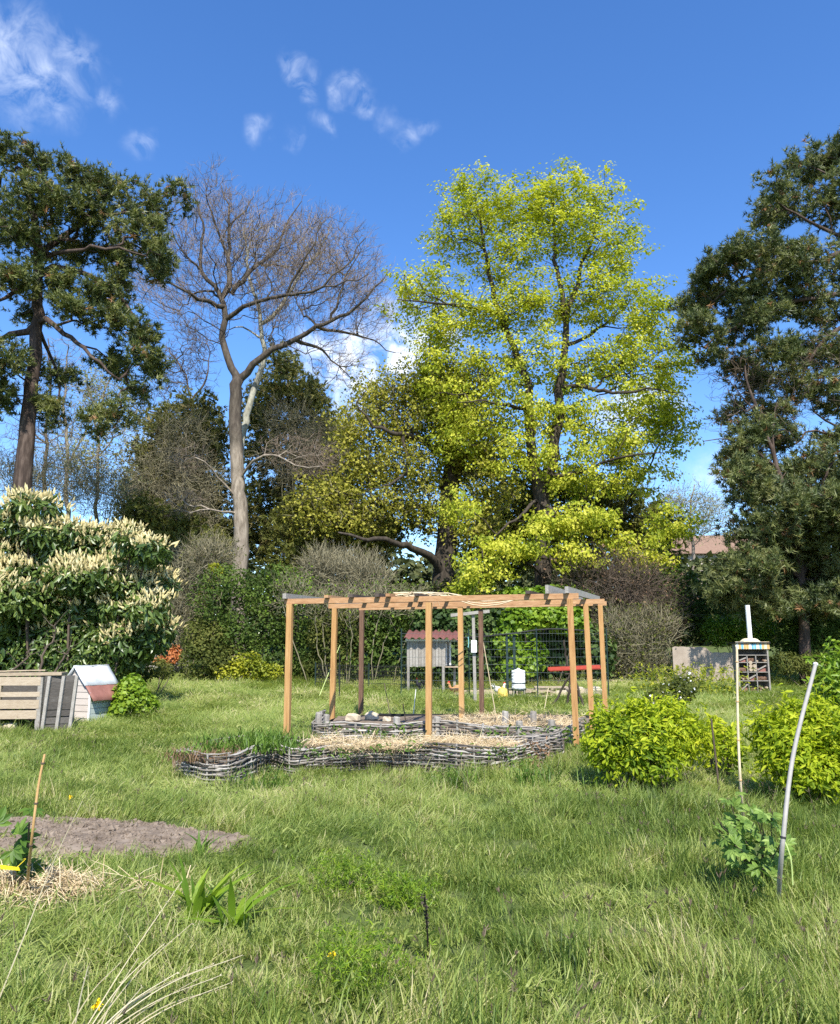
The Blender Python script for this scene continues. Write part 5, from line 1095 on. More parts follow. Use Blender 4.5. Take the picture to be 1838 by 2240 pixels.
gd = [([foot(1760, Y)] + PP([(1755, 1300), (1735, 1150), (1700, 1020), (1668, 930), (1640, 850), (1630, 800)], Y), .22, .03, .6), (PP([(1735, 1150), (1790, 1060), (1830, 1000)], Y), .12, .03), (PP([(1700, 1020), (1690, 960), (1700, 880)], Y), .06, .02), (PP([(1690, 1010), (1630, 970), (1600, 960), (1540, 965)], Y), .05, .015), (PP([(1750, 1250), (1680, 1230), (1610, 1260)], Y), .1, .03), (PP([(1750, 1250), (1830, 1200)], Y), .1, .03), (PP([(1655, 900), (1622, 900), (1600, 860)], Y), .04, .01), (PP([(1670, 940), (1650, 900), (1590, 830), (1560, 820)], Y), .03, .01)]
pads = [(1700, 1050, 90, 40), (1800, 1030, 80, 60), (1620, 1030, 45, 24), (1650, 1080, 60, 40), (1740, 1120, 110, 55), (1830, 1130, 80, 80), (1660, 1170, 70, 45), (1760, 1200, 100, 55), (1640, 1240, 60, 40), (1720, 1270, 80, 45), (1820, 1260, 80, 60), (1600, 1290, 50, 36), (1680, 1320, 90, 30), (1800, 1320, 90, 36), (1640, 950, 30, 30), (1620, 985, 26, 14), (1900, 1150, 90, 150)]
pine('dense low brownish pine behind the hedge at right', gd, pads, Y, 1400, 9, .23, 'pine_grey', 606, dry=.04, bf=.15)

# dark conifers behind the bare tree
def conifer(label, gd, el, Y, n, mat, seed, size=.34, per=7, name='conifer_tree', d=2.2):
    rng = np.random.default_rng(seed); f0 = gd[0][0][0]; t = thing(name, label, 'tree', (f0[0], f0[1], float(hz(f0[0], f0[1])))); tr = Tree(gd, ball(EE(el, Y, d), n, rng, .5), rng, .15, .013, 2.4, .6, .04)
    mb = MB(); tr.wood(mb, rng); mb.build('trunk', M['bark_dark'], t, True); i = np.flatnonzero((tr.r < .035) & ~tr.guide); c = tr.pos[i].repeat(per, 0); dd = unit(tr.dir[i].repeat(per, 0) * .5 + rng.normal(size=c.shape) * .6 + [0, -.1, 0]); c = c + rng.normal(size=c.shape) * .3
    mb = MB(); tufts(mb, c, dd, size, SPRAY, rng, 0, np.clip(np.repeat(rng.uniform(0, .6, len(i)), per) + rng.uniform(0, .4, len(c)), 0, 1)); mb.build('crown', M[mat], t, kind='stuff')
Y = 45
conifer('dark pointed conifer rising behind the pale leaning trunk', [([foot(640, Y)] + PP([(640, 1250), (638, 1000), (632, 850), (625, 770)], Y), .4, .05), (PP([(640, 1000), (720, 960), (760, 990)], Y), .1, .03), (PP([(640, 1080), (560, 1050), (540, 1000)], Y), .1, .03)], [(622, 800, 40, 45), (610, 860, 70, 50), (680, 870, 50, 50), (570, 900, 40, 50), (650, 940, 110, 55), (720, 960, 60, 50), (580, 980, 60, 60), (680, 1020, 110, 55), (600, 1080, 90, 60), (720, 1090, 80, 60), (640, 1160, 150, 60), (560, 1180, 60, 60)], Y, 1300, 'conifer', 707)
Y = 43
conifer('dark olive conifer mass left of the forked trunk', [([foot(420, Y)] + PP([(420, 1250), (420, 1050), (415, 920)], Y), .4, .05), (PP([(420, 1050), (340, 1010), (310, 1000)], Y), .1, .03)], [(430, 900, 60, 40), (360, 940, 60, 45), (460, 960, 50, 60), (400, 990, 90, 50), (320, 1000, 40, 40), (360, 1060, 80, 50), (450, 1070, 70, 60), (400, 1140, 120, 60), (310, 1080, 45, 40), (470, 1180, 60, 60), (330, 1160, 90, 50)], Y, 1200, 'conifer', 717)
Y = 38
conifer('yellow olive yew behind the twiggy grey shrub', [([foot(720, Y)] + PP([(720, 1300), (720, 1200), (715, 1120)], Y), .25, .05)], [(690, 1110, 60, 40), (760, 1130, 60, 40), (640, 1150, 50, 40), (720, 1180, 90, 45), (800, 1200, 60, 40), (660, 1220, 70, 40), (840, 1160, 40, 40)], Y, 700, 'yew', 727, .28)
conifer('brownish yew above the laurel behind the paling fence', [([foot(330, Y)] + PP([(330, 1350), (335, 1250), (340, 1150)], Y), .2, .04)], [(320, 1130, 60, 40), (390, 1170, 60, 50), (300, 1180, 50, 40), (440, 1200, 50, 40), (360, 1230, 80, 50), (410, 1290, 60, 50)], Y, 600, 'yew', 737, .26)

conifer('dark shaded evergreen standing behind the maple trunks', [([foot(1260, 43)] + PP([(1260, 1250), (1258, 1150), (1255, 1060)], 43), .3, .05), (PP([(1258, 1150), (1180, 1110), (1100, 1100)], 43), .1, .03), (PP([(1258, 1150), (1340, 1120), (1400, 1120)], 43), .1, .03)], [(1150, 1080, 80, 50), (1250, 1070, 80, 50), (1340, 1090, 80, 45), (1110, 1150, 80, 50), (1210, 1160, 100, 60), (1320, 1160, 100, 50), (1420, 1150, 70, 50), (1260, 1230, 160, 50), (1080, 1220, 80, 50), (1420, 1220, 80, 50)], 43, 1000, 'yew', 747, .36)
# slender leafless trees
def slender(label, gd, el, Y, n, seed, mat='twig_brown', leafy=None, tw=3, name='slender_tree', d=2.0, tl=.75, tr_=.011):
    rng = np.random.default_rng(seed); f0 = gd[0][0][0]; t = thing(name, label, 'tree', (f0[0], f0[1], float(hz(f0[0], f0[1]))), None); tr = Tree(gd, ball(EE(el, Y, d), n, rng, .5), rng, .25, .011, 2.4, .6, .05)
    mb = MB(); tr.wood(mb, rng, wig=.13); mb.build('trunk', M['bark_grey'] if mat == 'twig_olive' else M[mat], t, True); i = np.flatnonzero(tr.r < .03); b = tr.pos[i].repeat(tw, 0); mb = MB(); e, dd, _ = twigs(mb, b, far_dir(tr, i.repeat(tw), rng, .7, .3), rng.uniform(.4, 1, len(b)) * tl, tr_, rng, bend=.8); mb.build('crown', M[mat], t, kind='stuff')
    if leafy: mb = MB(); c = e.repeat(2, 0) + rng.normal(size=(len(e) * 2, 3)) * .15; leaves(mb, c, rng.normal(size=c.shape), .13, LEAF, rng, .4, .6); mb.build('young_leaves', M[leafy], t, kind='stuff')
slender('slender leafless tree just right of the left pine trunk', [([foot(95, 42)] + PP([(98, 1100), (102, 950), (110, 830), (105, 740)], 42), .2, .03), (PP([(100, 980), (60, 900), (50, 840)], 42), .06, .02)], [(100, 860, 60, 110), (50, 960, 50, 80), (130, 960, 50, 80), (90, 1050, 80, 60)], 42, 420, 811)
slender('slender leafless tree second from the left pine trunk', [([foot(150, 40)] + PP([(148, 1100), (145, 980), (140, 860), (150, 760)], 40), .2, .03), (PP([(146, 1020), (190, 940), (210, 880)], 40), .07, .02)], [(150, 800, 40, 70), (170, 900, 60, 70), (130, 980, 60, 80), (180, 1030, 70, 60)], 40, 420, 812, 'twig_olive')
slender('pale stemmed slender tree left of the olive conifer', [([foot(212, 39)] + PP([(212, 1120), (214, 1000), (216, 940), (230, 860), (245, 800)], 39), .17, .03), (PP([(214, 1000), (250, 960), (280, 930)], 39), .05, .02), (PP([(216, 940), (200, 880), (190, 830)], 39), .06, .02)], [(230, 870, 50, 60), (260, 950, 50, 50), (190, 1000, 60, 60), (240, 1050, 70, 60), (200, 850, 30, 40)], 39, 420, 813, 'twig_olive', 'pale_leaf')
slender('leafless crown rising behind the olive conifer', [([foot(410, 47)] + PP([(410, 1200), (412, 950), (415, 880), (400, 810), (370, 760)], 47), .22, .03), (PP([(412, 930), (350, 900), (300, 905), (270, 890)], 47), .08, .02), (PP([(415, 880), (450, 830), (460, 770)], 47), .08, .02)], [(390, 800, 60, 60), (350, 850, 70, 50), (440, 800, 40, 70), (300, 890, 50, 25), (420, 740, 40, 40)], 47, 600, 814)
slender('pale hazy far tree in first leaf left of the low pine', [([foot(1520, 62)] + PP([(1520, 1280), (1515, 1180), (1510, 1110), (1520, 1060)], 62), .25, .04)], [(1500, 1100, 60, 40), (1550, 1130, 50, 40), (1450, 1120, 40, 35), (1520, 1160, 70, 30)], 62, 500, 815, 'twig_olive', 'pale_leaf', 3, d=3, tl=1.1, tr_=.016)

# ------------------------------------------------------------------ shrubs
def shrub(name, label, el, n, size, tmpl, mat, seed, cat='shrub', up=.5, jit=.7, droop=.2, inner=.45, bump=.28, stems=6, stem_mat='twig_brown', group=None, extra=None, sr=.02, base=None):
    rng = np.random.default_rng(seed); c = np.mean([e[0] for e in el], axis=0); c[2] = float(hz(c[0], c[1])); t = thing(name, label, cat, c, group)
    p, q = shell(el, n, rng, inner, bump); mb = MB(); leaves(mb, p, q, size, tmpl, rng, up, jit, droop, tint=np.clip(rng.uniform(0, .7, len(p)) + .15 + .3 * np.sin(p[:, 0] * 2.3 + seed) * np.sin(p[:, 2] * 3.1 + seed * .7) + .15 * np.sin(p[:, 0] * 6.1 + p[:, 2] * 5), 0, 1)); mb.build('crown', M[mat], t, kind='stuff')
    for k in range(stems):
        e = el[k % len(el)]; a = c + np.array([rng.normal() * .1 * len(el) ** .5, rng.normal() * .1, -.05]) if base is None else base + rng.normal(size=3) * [.12, .12, 0]
        a[0] = a[0] * .5 + .5 * e[0][0]; a[1] = a[1] * .6 + .4 * e[0][1]; a[2] = float(hz(a[0], a[1])) - .05
        b = e[0] + rng.normal(size=3) * e[1] * .35; b[2] = max(b[2], a[2] + .2); mb = MB(); qq = smooth([a, (a + b) / 2 + rng.normal(size=3) * .06, b], .2, rng, .01); tube(mb, qq, np.linspace(sr, sr * .4, len(qq)), 5); mb.build('stem', M[stem_mat], t, True)
    return t, p, q, rng
# laurel with blossom spikes
LM = [(75, 1112, 48, 28), (15, 1150, 60, 40), (108, 1175, 48, 32), (10, 1225, 60, 45), (130, 1215, 60, 38), (285, 1185, 22, 30), (332, 1208, 32, 24), (250, 1232, 50, 24), (60, 1265, 65, 36), (175, 1265, 55, 36), (220, 1290, 60, 34), (300, 1285, 48, 30), (350, 1280, 34, 24), (85, 1320, 60, 36), (270, 1330, 55, 36), (325, 1335, 38, 34), (20, 1370, 48, 45), (240, 1385, 42, 34), (285, 1410, 40, 45), (190, 1330, 60, 40), (-70, 1180, 60, 60), (-80, 1300, 80, 80)]
rr = random.Random(3); el = [E(a, b, 20.5 + rr.uniform(-.7, .7), c * 1.12, d * 1.12, .8) for a, b, c, d in LM + [(200, 1205, 45, 36), (170, 1170, 36, 24), (230, 1260, 50, 30), (20, 1310, 60, 40), (140, 1390, 60, 40), (340, 1390, 30, 36), (215, 1180, 30, 24)]]
t, p, q, rng = shrub('laurel_shrub', 'huge dark laurel covered in cream flower spikes at left', el, 19000, .21, OVAL, 'laurel', 901, up=.3, jit=.55, droop=1.0, inner=.35, stems=10, sr=.05)
inn = [E(60, 1440, 20.6, 90, 60, .7), E(170, 1440, 20.6, 80, 55, .7), E(250, 1440, 20.6, 60, 50, .6), E(-50, 1440, 20.6, 90, 60, .7), E(60, 1330, 21.2, 110, 110, 1.0), E(190, 1360, 21.2, 110, 100, 1.0), E(290, 1390, 21.2, 60, 70, .8), E(-60, 1330, 21.2, 110, 110, 1.0)]; pp, qq = shell(inn, 14000, rng, .2, .2); mb = MB(); leaves(mb, pp, qq, .2, OVAL, rng, .2, .7, 1.0); mb.build('inner_foliage', M['laurel'], t, kind='stuff')
k = np.flatnonzero((q[:, 2] > -.05) & (q[:, 1] < .5)); k = k[rng.permutation(len(k))[:1200]]
cl = p[k].repeat(7, 0) + rng.normal(size=(len(k) * 7, 3)) * [.12, .12, .05] + [0, 0, .05]; ax = unit(rng.normal(size=cl.shape) * .42 + q[k].repeat(7, 0) * .5 + [0, -.1, .9])
sv_, sf = [], []; ks = 4
for j, (rad, yy_) in enumerate([(.10, 0), (.17, .4), (.02, 1)]):
    for a in range(ks): sv_.append([rad * math.cos(a * 2 * math.pi / ks), yy_, rad * math.sin(a * 2 * math.pi / ks)])
for j in range(2):
    for a in range(ks): sf.append([j * ks + a, j * ks + (a + 1) % ks, (j + 1) * ks + (a + 1) % ks, (j + 1) * ks + a])
x_ = unit(np.cross(ax, rng.normal(size=ax.shape))); mb = MB(); rep(mb, sv_, sf, cl, np.stack([x_, ax, np.cross(x_, ax)], -1), rng.uniform(.09, .22, len(cl)), 0, rng.uniform(0, 1, len(cl))); mb.build('flower_spikes', M['blossom'], t, kind='stuff')

shrub('laurel_bush', 'small glossy green bush beside the little hut', [E(284, 1530, 17.2, 36, 36, .5), E(315, 1545, 17.4, 26, 28, .4), E(266, 1550, 17.0, 20, 28, .35), E(290, 1502, 17.3, 24, 22, .35)], 3600, .075, BROAD, 'lime', 911, up=.5)
shrub('low_shrub', 'low grey green shrub at the foot of the laurel', [E(330, 1460, 24, 40, 22, .8), E(300, 1475, 23.5, 30, 20, .6), E(360, 1470, 26, 20, 16, .6)], 1600, .1, LEAF, 'hedge_olive', 912)
shrub('azalea_bush', 'small bright orange azalea before the paling fence', [E(372, 1437, 32, 20, 14, .4), E(385, 1425, 32.2, 12, 12, .3), E(352, 1444, 32, 14, 9, .3)], 900, .11, LEAF, 'orange_flower', 913)
Y = 31
shrub('evergreen_shrub', 'broad dark green evergreen shrub left of the pergola', EE([(500, 1270, 55, 36), (560, 1300, 60, 50), (480, 1330, 60, 50), (620, 1265, 45, 32), (640, 1310, 45, 40), (560, 1380, 80, 50), (640, 1390, 60, 60), (600, 1440, 80, 45), (680, 1440, 40, 50), (510, 1400, 60, 60)], Y, 1.3), 14000, .12, LEAF, 'hedge', 921, inner=.3, bump=.6)
shrub('olive_shrub', 'olive green shrub at the left foot of the evergreen shrub', EE([(440, 1440, 45, 45, -1), (490, 1450, 40, 40, -1), (430, 1390, 30, 40, -.5), (470, 1400, 40, 40, -.6)], Y, .9), 5200, .12, LEAF, 'hedge_olive', 922)
shrub('yellow_shrub', 'low yellow green shrub in front of the evergreen shrub', EE([(545, 1465, 50, 24), (505, 1472, 32, 18), (590, 1470, 28, 18), (540, 1445, 30, 18)], 29.5, .5), 1700, .12, LEAF, 'yellow_leaf', 923)
shrub('yellow_spray', 'small yellow flowering spray high on the evergreen shrub', [E(470, 1240, 30.5, 14, 9, .25), E(480, 1250, 30.5, 10, 8, .2)], 260, .1, LEAF, 'yellow_leaf', 924, stems=2)
Y = 30
shrub('hedge', 'dark olive hedge behind the left pergola posts', EE([(700, 1380, 30, 60), (730, 1360, 40, 40), (740, 1430, 50, 45), (700, 1455, 40, 30), (770, 1380, 40, 60)], Y, .9), 6000, .12, LEAF, 'hedge_olive', 931, cat='hedge', inner=.3, bump=.6)
shrub('hedge', 'green leafy hedge between the brown post and the hen house', EE([(810, 1380, 50, 55), (860, 1370, 50, 50), (800, 1440, 50, 50), (860, 1440, 50, 50), (840, 1340, 50, 30), (900, 1350, 40, 30)], Y, .9), 7000, .13, LEAF, 'hedge', 932, cat='hedge', inner=.3, bump=.6)
shrub('ivy_hedge', 'dark ivy covered hedge behind the T post', EE([(950, 1360, 50, 40), (1000, 1380, 50, 60), (1050, 1400, 50, 60), (1000, 1440, 60, 50), (1060, 1450, 50, 45), (930, 1430, 50, 50), (1090, 1360, 40, 40)], 29, .8), 9500, .14, BROAD, 'ivy', 933, cat='hedge')
shrub('lime_shrub', 'bright lime green shrub behind the white drinker', EE([(1110, 1400, 32, 40), (1140, 1360, 50, 28), (1150, 1440, 40, 38), (1190, 1350, 45, 26), (1240, 1355, 50, 30), (1120, 1460, 30, 25)], 28.3, .6), 4200, .15, BROAD, 'lime', 934)
shrub('dark_shrub', 'dark green shrub behind the right pergola posts', EE([(1210, 1410, 50, 50), (1260, 1400, 50, 50), (1220, 1460, 50, 30), (1300, 1430, 40, 50), (1180, 1440, 40, 40)], 29.6, .8), 5200, .14, BROAD, 'ivy', 935)
shrub('lime_shrub', 'lime green undergrowth at the foot of the maple', EE([(1130, 1310, 60, 26), (1200, 1305, 50, 26), (1250, 1310, 50, 24), (1070, 1330, 50, 26)], 32, .9), 3000, .16, BROAD, 'lime', 936)
shrub('understory_shrub', 'dark undergrowth below the maple and oak trunks', EE([(880, 1330, 90, 50), (990, 1320, 80, 50), (1100, 1340, 90, 50), (1220, 1330, 90, 50), (1330, 1340, 90, 60), (1430, 1330, 80, 70), (780, 1320, 80, 50)], 35, 1.4), 12000, .2, LEAF, 'far_green', 937)
shrub('evergreen_shrub', 'dark evergreen shrub under the right side of the maple', EE([(1430, 1270, 60, 40), (1490, 1290, 50, 50), (1500, 1350, 50, 50), (1440, 1340, 60, 50), (1530, 1330, 40, 50)], 34, 1.2), 6500, .16, LEAF, 'hedge', 938)
def twiggy(label, el, n, mat, seed, ln=.8, r=.010, leafy=None, up=.8, nl=0, fan=.5):
    rng = np.random.default_rng(seed); c = np.mean([e[0] for e in el], axis=0); c[2] = float(hz(c[0], c[1])); t = thing('twiggy_shrub', label, 'shrub', c); p, q = shell(el, n, rng, .2, .2); mb = MB()
    e, d, _ = twigs(mb, p, q * fan + rng.normal(size=p.shape) * .5 + [0, 0, up], ln, r, rng, bend=.9, m=4); mb.build('crown', M[mat], t, kind='stuff')
    for k in range(8):
        ee = el[k % len(el)]; a = c * .3 + ee[0] * .7; a[2] = float(hz(a[0], a[1])) - .05; b = ee[0] + rng.normal(size=3) * ee[1] * .4; mb = MB(); tube(mb, smooth([a, (a + b) / 2 + rng.normal(size=3) * .1, b], .25, rng, .02), .022, 4); mb.build('stem', M[mat], t, True)
    if nl: mb = MB(); k = rng.integers(0, len(e), nl); leaves(mb, e[k] + rng.normal(size=(nl, 3)) * .1, rng.normal(size=(nl, 3)), .1, LEAF, rng); mb.build('leaves', M[leafy], t, kind='stuff')
twiggy('pale grey leafless twiggy shrub between evergreen shrub and oak', EE([(740, 1260, 60, 45), (800, 1270, 50, 40), (700, 1250, 40, 36), (760, 1310, 60, 30)], 33, 1.2), 2600, 'twig_olive', 941, .9, .013)
twiggy('brownish leafless twiggy shrub behind the olive shrub', EE([(400, 1300, 40, 60), (430, 1240, 50, 50), (390, 1370, 30, 60), (470, 1220, 40, 36)], 33, 1.0), 2200, 'twig_olive', 942, .9, .012, 'hedge_olive', nl=900)
twiggy('brown leafless thicket between pergola and concrete wall', EE([(1350, 1400, 40, 60), (1395, 1410, 45, 60), (1440, 1380, 40, 36), (1370, 1450, 50, 30), (1420, 1450, 36, 30)], 30.5, .9), 3200, 'twig_olive', 943, .8, .011, 'hedge_olive', nl=2600)
twiggy('reddish brown bare branches arching right of the pergola', EE([(1300, 1270, 90, 36), (1380, 1290, 80, 40), (1420, 1340, 60, 40)], 32, 1.2), 1500, 'twig_brown', 944, 1.3, .012, 'dry_brown', up=.2, nl=900, fan=.9)
twiggy('tangled tan twigs veiling the olive conifer', EE([(400, 960, 60, 50), (360, 1040, 70, 60), (440, 1060, 50, 60), (330, 1110, 60, 60), (420, 1140, 60, 50)], 40.5, 1.2), 2600, 'twig_olive', 946, 1.2, .013, up=.1)
twiggy('tangled tan twigs veiling the pointed conifer', EE([(640, 930, 60, 40), (700, 980, 70, 45), (620, 1010, 60, 40), (740, 1020, 50, 40), (690, 1060, 70, 40)], 42, 1.2), 2200, 'twig_olive', 947, 1.2, .013, up=.1)
twiggy('loose pale twigs rising through the hedge behind the left posts', EE([(700, 1330, 40, 40), (760, 1340, 50, 36), (840, 1320, 50, 30), (900, 1330, 40, 26), (640, 1300, 40, 36)], 29.3, .8), 900, 'twig_olive', 948, .7, .009, 'lime', nl=700)
twiggy('fine grey twigs beside the left slender trees', EE([(120, 1060, 90, 45), (230, 1090, 70, 50), (20, 1050, 60, 40)], 37, 1.4), 1800, 'twig_olive', 945, 1.0, .012, 'pale_leaf', nl=900)
shrub('hedge', 'clipped leafy green hedge at the right edge', EE([(1735, 1390, 34, 40), (1780, 1380, 40, 40), (1830, 1380, 40, 42), (1760, 1420, 50, 26), (1820, 1425, 50, 26), (1890, 1390, 60, 50)], 29.5, .7), 8000, .15, OVAL, 'hedge', 951, cat='hedge', up=.9, droop=-.8)
shrub('leafy_shrub', 'light green leafy shrub behind the insect hotel', EE([(1570, 1380, 32, 30), (1610, 1370, 36, 30), (1665, 1370, 30, 30), (1640, 1400, 40, 26)], 31, .6), 3600, .15, OVAL, 'lime', 952, up=.8, droop=-.6)
shrub('dark_hedge', 'very dark hedge in the shade under the low pine', EE([(1700, 1360, 60, 60), (1790, 1340, 70, 60), (1620, 1340, 50, 50), (1860, 1350, 60, 60)], 34, 1), 5200, .17, LEAF, 'hedge', 953)
shrub('hedge', 'grey green rough bank growing behind the insect hotel at right', EE([(1720, 1450, 40, 24), (1790, 1455, 50, 26), (1850, 1460, 40, 30)], 27.8, .5), 2600, .13, OVAL, 'hedge_olive', 954, cat='hedge')
# golden bushes
def golden(label, el, n, seed, size=.10, mat='gold', sb=None):
    t, p, q, rng = shrub('golden_bush', label, el, n, size, OVAL, mat, seed, up=.7, jit=.6, droop=.15, inner=.3, bump=.7, stems=18, sr=.012, group='golden leaved bushes')
    k = np.flatnonzero(q[:, 2] > .0); k = k[rng.permutation(len(k))[:len(k) // 20]]; b = p[k]; d = unit(q[k] * .7 + [0, 0, .8] + rng.normal(size=b.shape) * .3); mb = MB(); e, dd, pts = twigs(mb, b - d * .1, d, rng.uniform(.15, .36, len(b)), .004, rng, m=5)
    mb.build('shoots', M['weed'], t, kind='stuff'); mb = MB(); pp = pts[:, 1:].repeat(2, 1).reshape(-1, 3); od = rng.normal(size=pp.shape) * .8 + np.repeat(dd, 8, 0) * .6; leaves(mb, pp, od, size, OVAL, rng, .7, .5, 0, tint=rng.uniform(.4, 1, len(pp))); mb.build('shoot_leaves', M[mat], t, kind='stuff')
golden('large golden green bush beside the front right post', [E(1385, 1615, 8.9, 80, 64, .40), E(1445, 1595, 9.0, 66, 62, .36), E(1330, 1630, 8.8, 54, 52, .3), E(1500, 1620, 9.1, 56, 46, .32), E(1420, 1662, 8.7, 72, 44, .32), E(1330, 1585, 9.0, 36, 34, .22), E(1390, 1560, 9.1, 30, 30, .2), E(1475, 1555, 9.2, 26, 24, .2)], 6600, 961, .072)
golden('bright golden bush right of the tall bamboo cane', [E(1710, 1625, 8.2, 56, 56, .38), E(1775, 1612, 8.3, 62, 58, .38), E(1830, 1635, 8.1, 60, 64, .4), E(1730, 1672, 8.1, 56, 40, .32), E(1800, 1690, 8.0, 60, 36, .32), E(1745, 1572, 8.4, 44, 36, .26), E(1680, 1600, 8.4, 34, 36, .25), E(1790, 1560, 8.5, 36, 34, .25)], 6800, 962, .072)
golden('taller golden bush cut by the right picture edge', [E(1830, 1520, 9.0, 40, 60, .35), E(1860, 1470, 9.2, 50, 60, .35), E(1810, 1570, 9.2, 40, 40, .3), E(1860, 1590, 9.0, 50, 70, .4)], 2600, 963, .09, 'lime')
golden('thin yellowing bush between the two large golden bushes', [E(1575, 1612, 10.0, 34, 30, .3), E(1600, 1645, 9.6, 28, 26, .25), E(1560, 1590, 10.2, 22, 18, .2)], 700, 964, .085)
# white flowering bush
t, p, q, rng = shrub('white_flowering_shrub', 'grey green shrub dotted with white flowers behind the golden bush', [E(1475, 1520, 16, 40, 30, .5), E(1500, 1500, 16.3, 26, 26, .4), E(1440, 1530, 15.6, 30, 24, .4)], 1800, .07, LEAF, 'hedge_olive', 971); mb = MB(); k = rng.integers(0, len(p), 260); leaves(mb, p[k[:110]] + q[k[:110]] * .03, q[k[:110]], .04, BROAD, rng, .3, .4); mb.build('flowers', M['white_flower'], t, kind='stuff')

# far wood closing the view
rng = np.random.default_rng(88); el = [E(px, 1300 + rng.uniform(-15, 15), 62 + rng.uniform(-5, 8), 110, 90 + rng.uniform(-25, 25), 3) for px in range(-300, 2300, 95)] + [E(px, 1400, 60 + rng.uniform(-3, 3), 110, 60, 2.5) for px in range(-300, 2300, 105)]
p, q = shell(el, 60000, rng, .4, .35); mb = MB(); leaves(mb, p, q, .62, LEAF, rng, .4, .7); o = mb.build('far_woodland', M['far_green'], kind='stuff'); o['label'] = 'mixed far woodland closing the view behind the garden'; o['category'] = 'woodland'

# ------------------------------------------------------------------ near plants
rng = np.random.default_rng(55)
# straw heap with sapling and yellow tag
c = G(60, 1968); t = thing('straw_heap', 'small heap of golden straw round the sapling at left', 'straw', c); xy = c[:2] + rng.normal(size=(2200, 2)) * [.20, .12]; NO_GRASS.append(([c[:2] + [math.cos(a) * .4, math.sin(a) * .26] for a in np.arange(0, 6.2, .4)], .9)); zf = lambda x, y: hz(x, y) + .03 + .10 * np.exp(-(((x - c[0]) / .28) ** 2 + ((y - c[1]) / .15) ** 2)); mb = MB(); straw(xy, zf, .15, .0045, rng, mb, .05, .4); xy = c[:2] + [.45, .05] + rng.normal(size=(160, 2)) * [.3, .06]; straw(xy, lambda x, y: hz(x, y) + .05, .2, .005, rng, mb, .05, .2); mb.build('straws', M['straw'], t, kind='stuff')
s0 = G(48, 1955); t = thing('sapling', 'young sapling with lobed leaves tied beside the bamboo cane', 'sapling', s0); tip = P(64, 1800, 4.85); mb = MB(); q = smooth([s0, (s0 + tip) / 2 + [.01, 0, 0], tip], .05); tube(mb, q, np.linspace(.007, .005, len(q)), 6); mb.build('stem', M['twig_brown'], t, True)
def palmate(mb, p, n_dir, size, rng, lobes=5, mat=0):
    n_dir = unit(np.array(n_dir)); a0 = unit(np.cross(n_dir, rng.normal(size=3))); b0 = np.cross(n_dir, a0)
    for k in range(lobes):
        a = (k - (lobes - 1) / 2) * .62; d = a0 * math.cos(a) + b0 * math.sin(a); s_ = size * (1 - .12 * abs(k - (lobes - 1) / 2)); rep(mb, OVAL[0] * [1.15, 1, 1], OVAL[1], np.array([p]), frames(n_dir[None], d[None]), np.array([s_]), mat, np.array([rng.uniform()]))
for k in range(11):
    b = q[min(len(q) - 1, len(q) // 3 + k % (len(q) * 2 // 3))]; mb = MB(); palmate(mb, b + rng.normal(size=3) * [.06, .04, .03] + [0, 0, .02], rng.normal(size=3) * .5 + [0, -.5, .6], .11, rng); mb.build('leaf', M['weed'], t)
p = P(22, 1897, 4.7); mb = MB(); V = np.array([[-.057, 0, .012], [.05, 0, -.002], [.055, .004, -.02], [-.055, .004, -.012]]); V = np.vstack([V, V + [0, .003, 0]]) + p; mb.add(V, [[0, 1, 2, 3], [7, 6, 5, 4], [0, 4, 5, 1], [2, 6, 7, 3]]); tt = thing('plant_tag', 'bright yellow plastic plant tag hanging on the sapling', 'tag', p); mb.build('tag_strip', M['tag_yellow'], tt); mb = MB(); tube(mb, smooth([p + [.04, 0, 0], p + [.06, .05, .03], P(50, 1880, 4.85)], .02), .0015, 4); mb.build('loop', M['tag_yellow'], tt)
# strap leaved dock plant
def rosette(name, label, c, n, h, wd, mat, seed, lean=.7, cat='weed'):
    rng = np.random.default_rng(seed); t = thing(name, label, cat, c)
    for k in range(n): mb = MB(); blades(mb, c, 1, h, wd, rng, lean, .03); mb.build('leaf', M[mat], t, True)
    return t
rosette('broad_leaf_plant', 'clump of broad strap leaves in the near grass at left', G(430, 2030), 24, .42, .036, 'lime', 11, .7)
rosette('broad_leaf_plant', 'low spreading strap leaves right of the broad leaf clump', G(500, 2045), 10, .32, .034, 'lime', 12, 1.1)
rosette('broad_leaf_plant', 'short leafy weed at the edge of the tilled strip', G(440, 1875), 8, .2, .02, 'weed', 13, .6)
# pale dry grass stems arching from the bottom left
t = thing('dry_grass_clump', 'long pale dry grass stems arching from the bottom left corner', 'dry grass', G(170, 2330)); rng = np.random.default_rng(64)
ends = [(395, 1932), (530, 2090), (480, 2135), (420, 2020), (355, 2068), (490, 2205), (440, 2160), (310, 2160), (265, 2105), (385, 2130), (460, 2215), (190, 2155), (505, 2150), (340, 2200), (300, 2100)]
for i, e in enumerate(ends):
    a = G(120 + 10 * (i % 8) + rng.uniform(-20, 20), 2330); b = P(e[0], e[1], 3.5 + .6 * rng.uniform()); b[2] = max(b[2], .06); m_ = a * .5 + b * .5 + [0, 0, .015 + .05 * rng.uniform()]; qq = smooth([a, m_, b], .05); mb = MB(); tube(mb, qq, np.linspace(.0036, .0017, len(qq)), 4, tint=rng.uniform()); k = len(qq)
    bs = qq[-max(4, k // 4):]; d = unit(qq[-1] - qq[-3]); rep(mb, LEAF[0] * [.5, 1, 1], LEAF[1], bs.repeat(3, 0), frames(rng.normal(size=(len(bs) * 3, 3)), d + rng.normal(size=(len(bs) * 3, 3)) * .35), rng.uniform(.006, .016, len(bs) * 3), 0, rng.uniform(0, 1, len(bs) * 3)); mb.build('stem', M['dry_grass'], t)
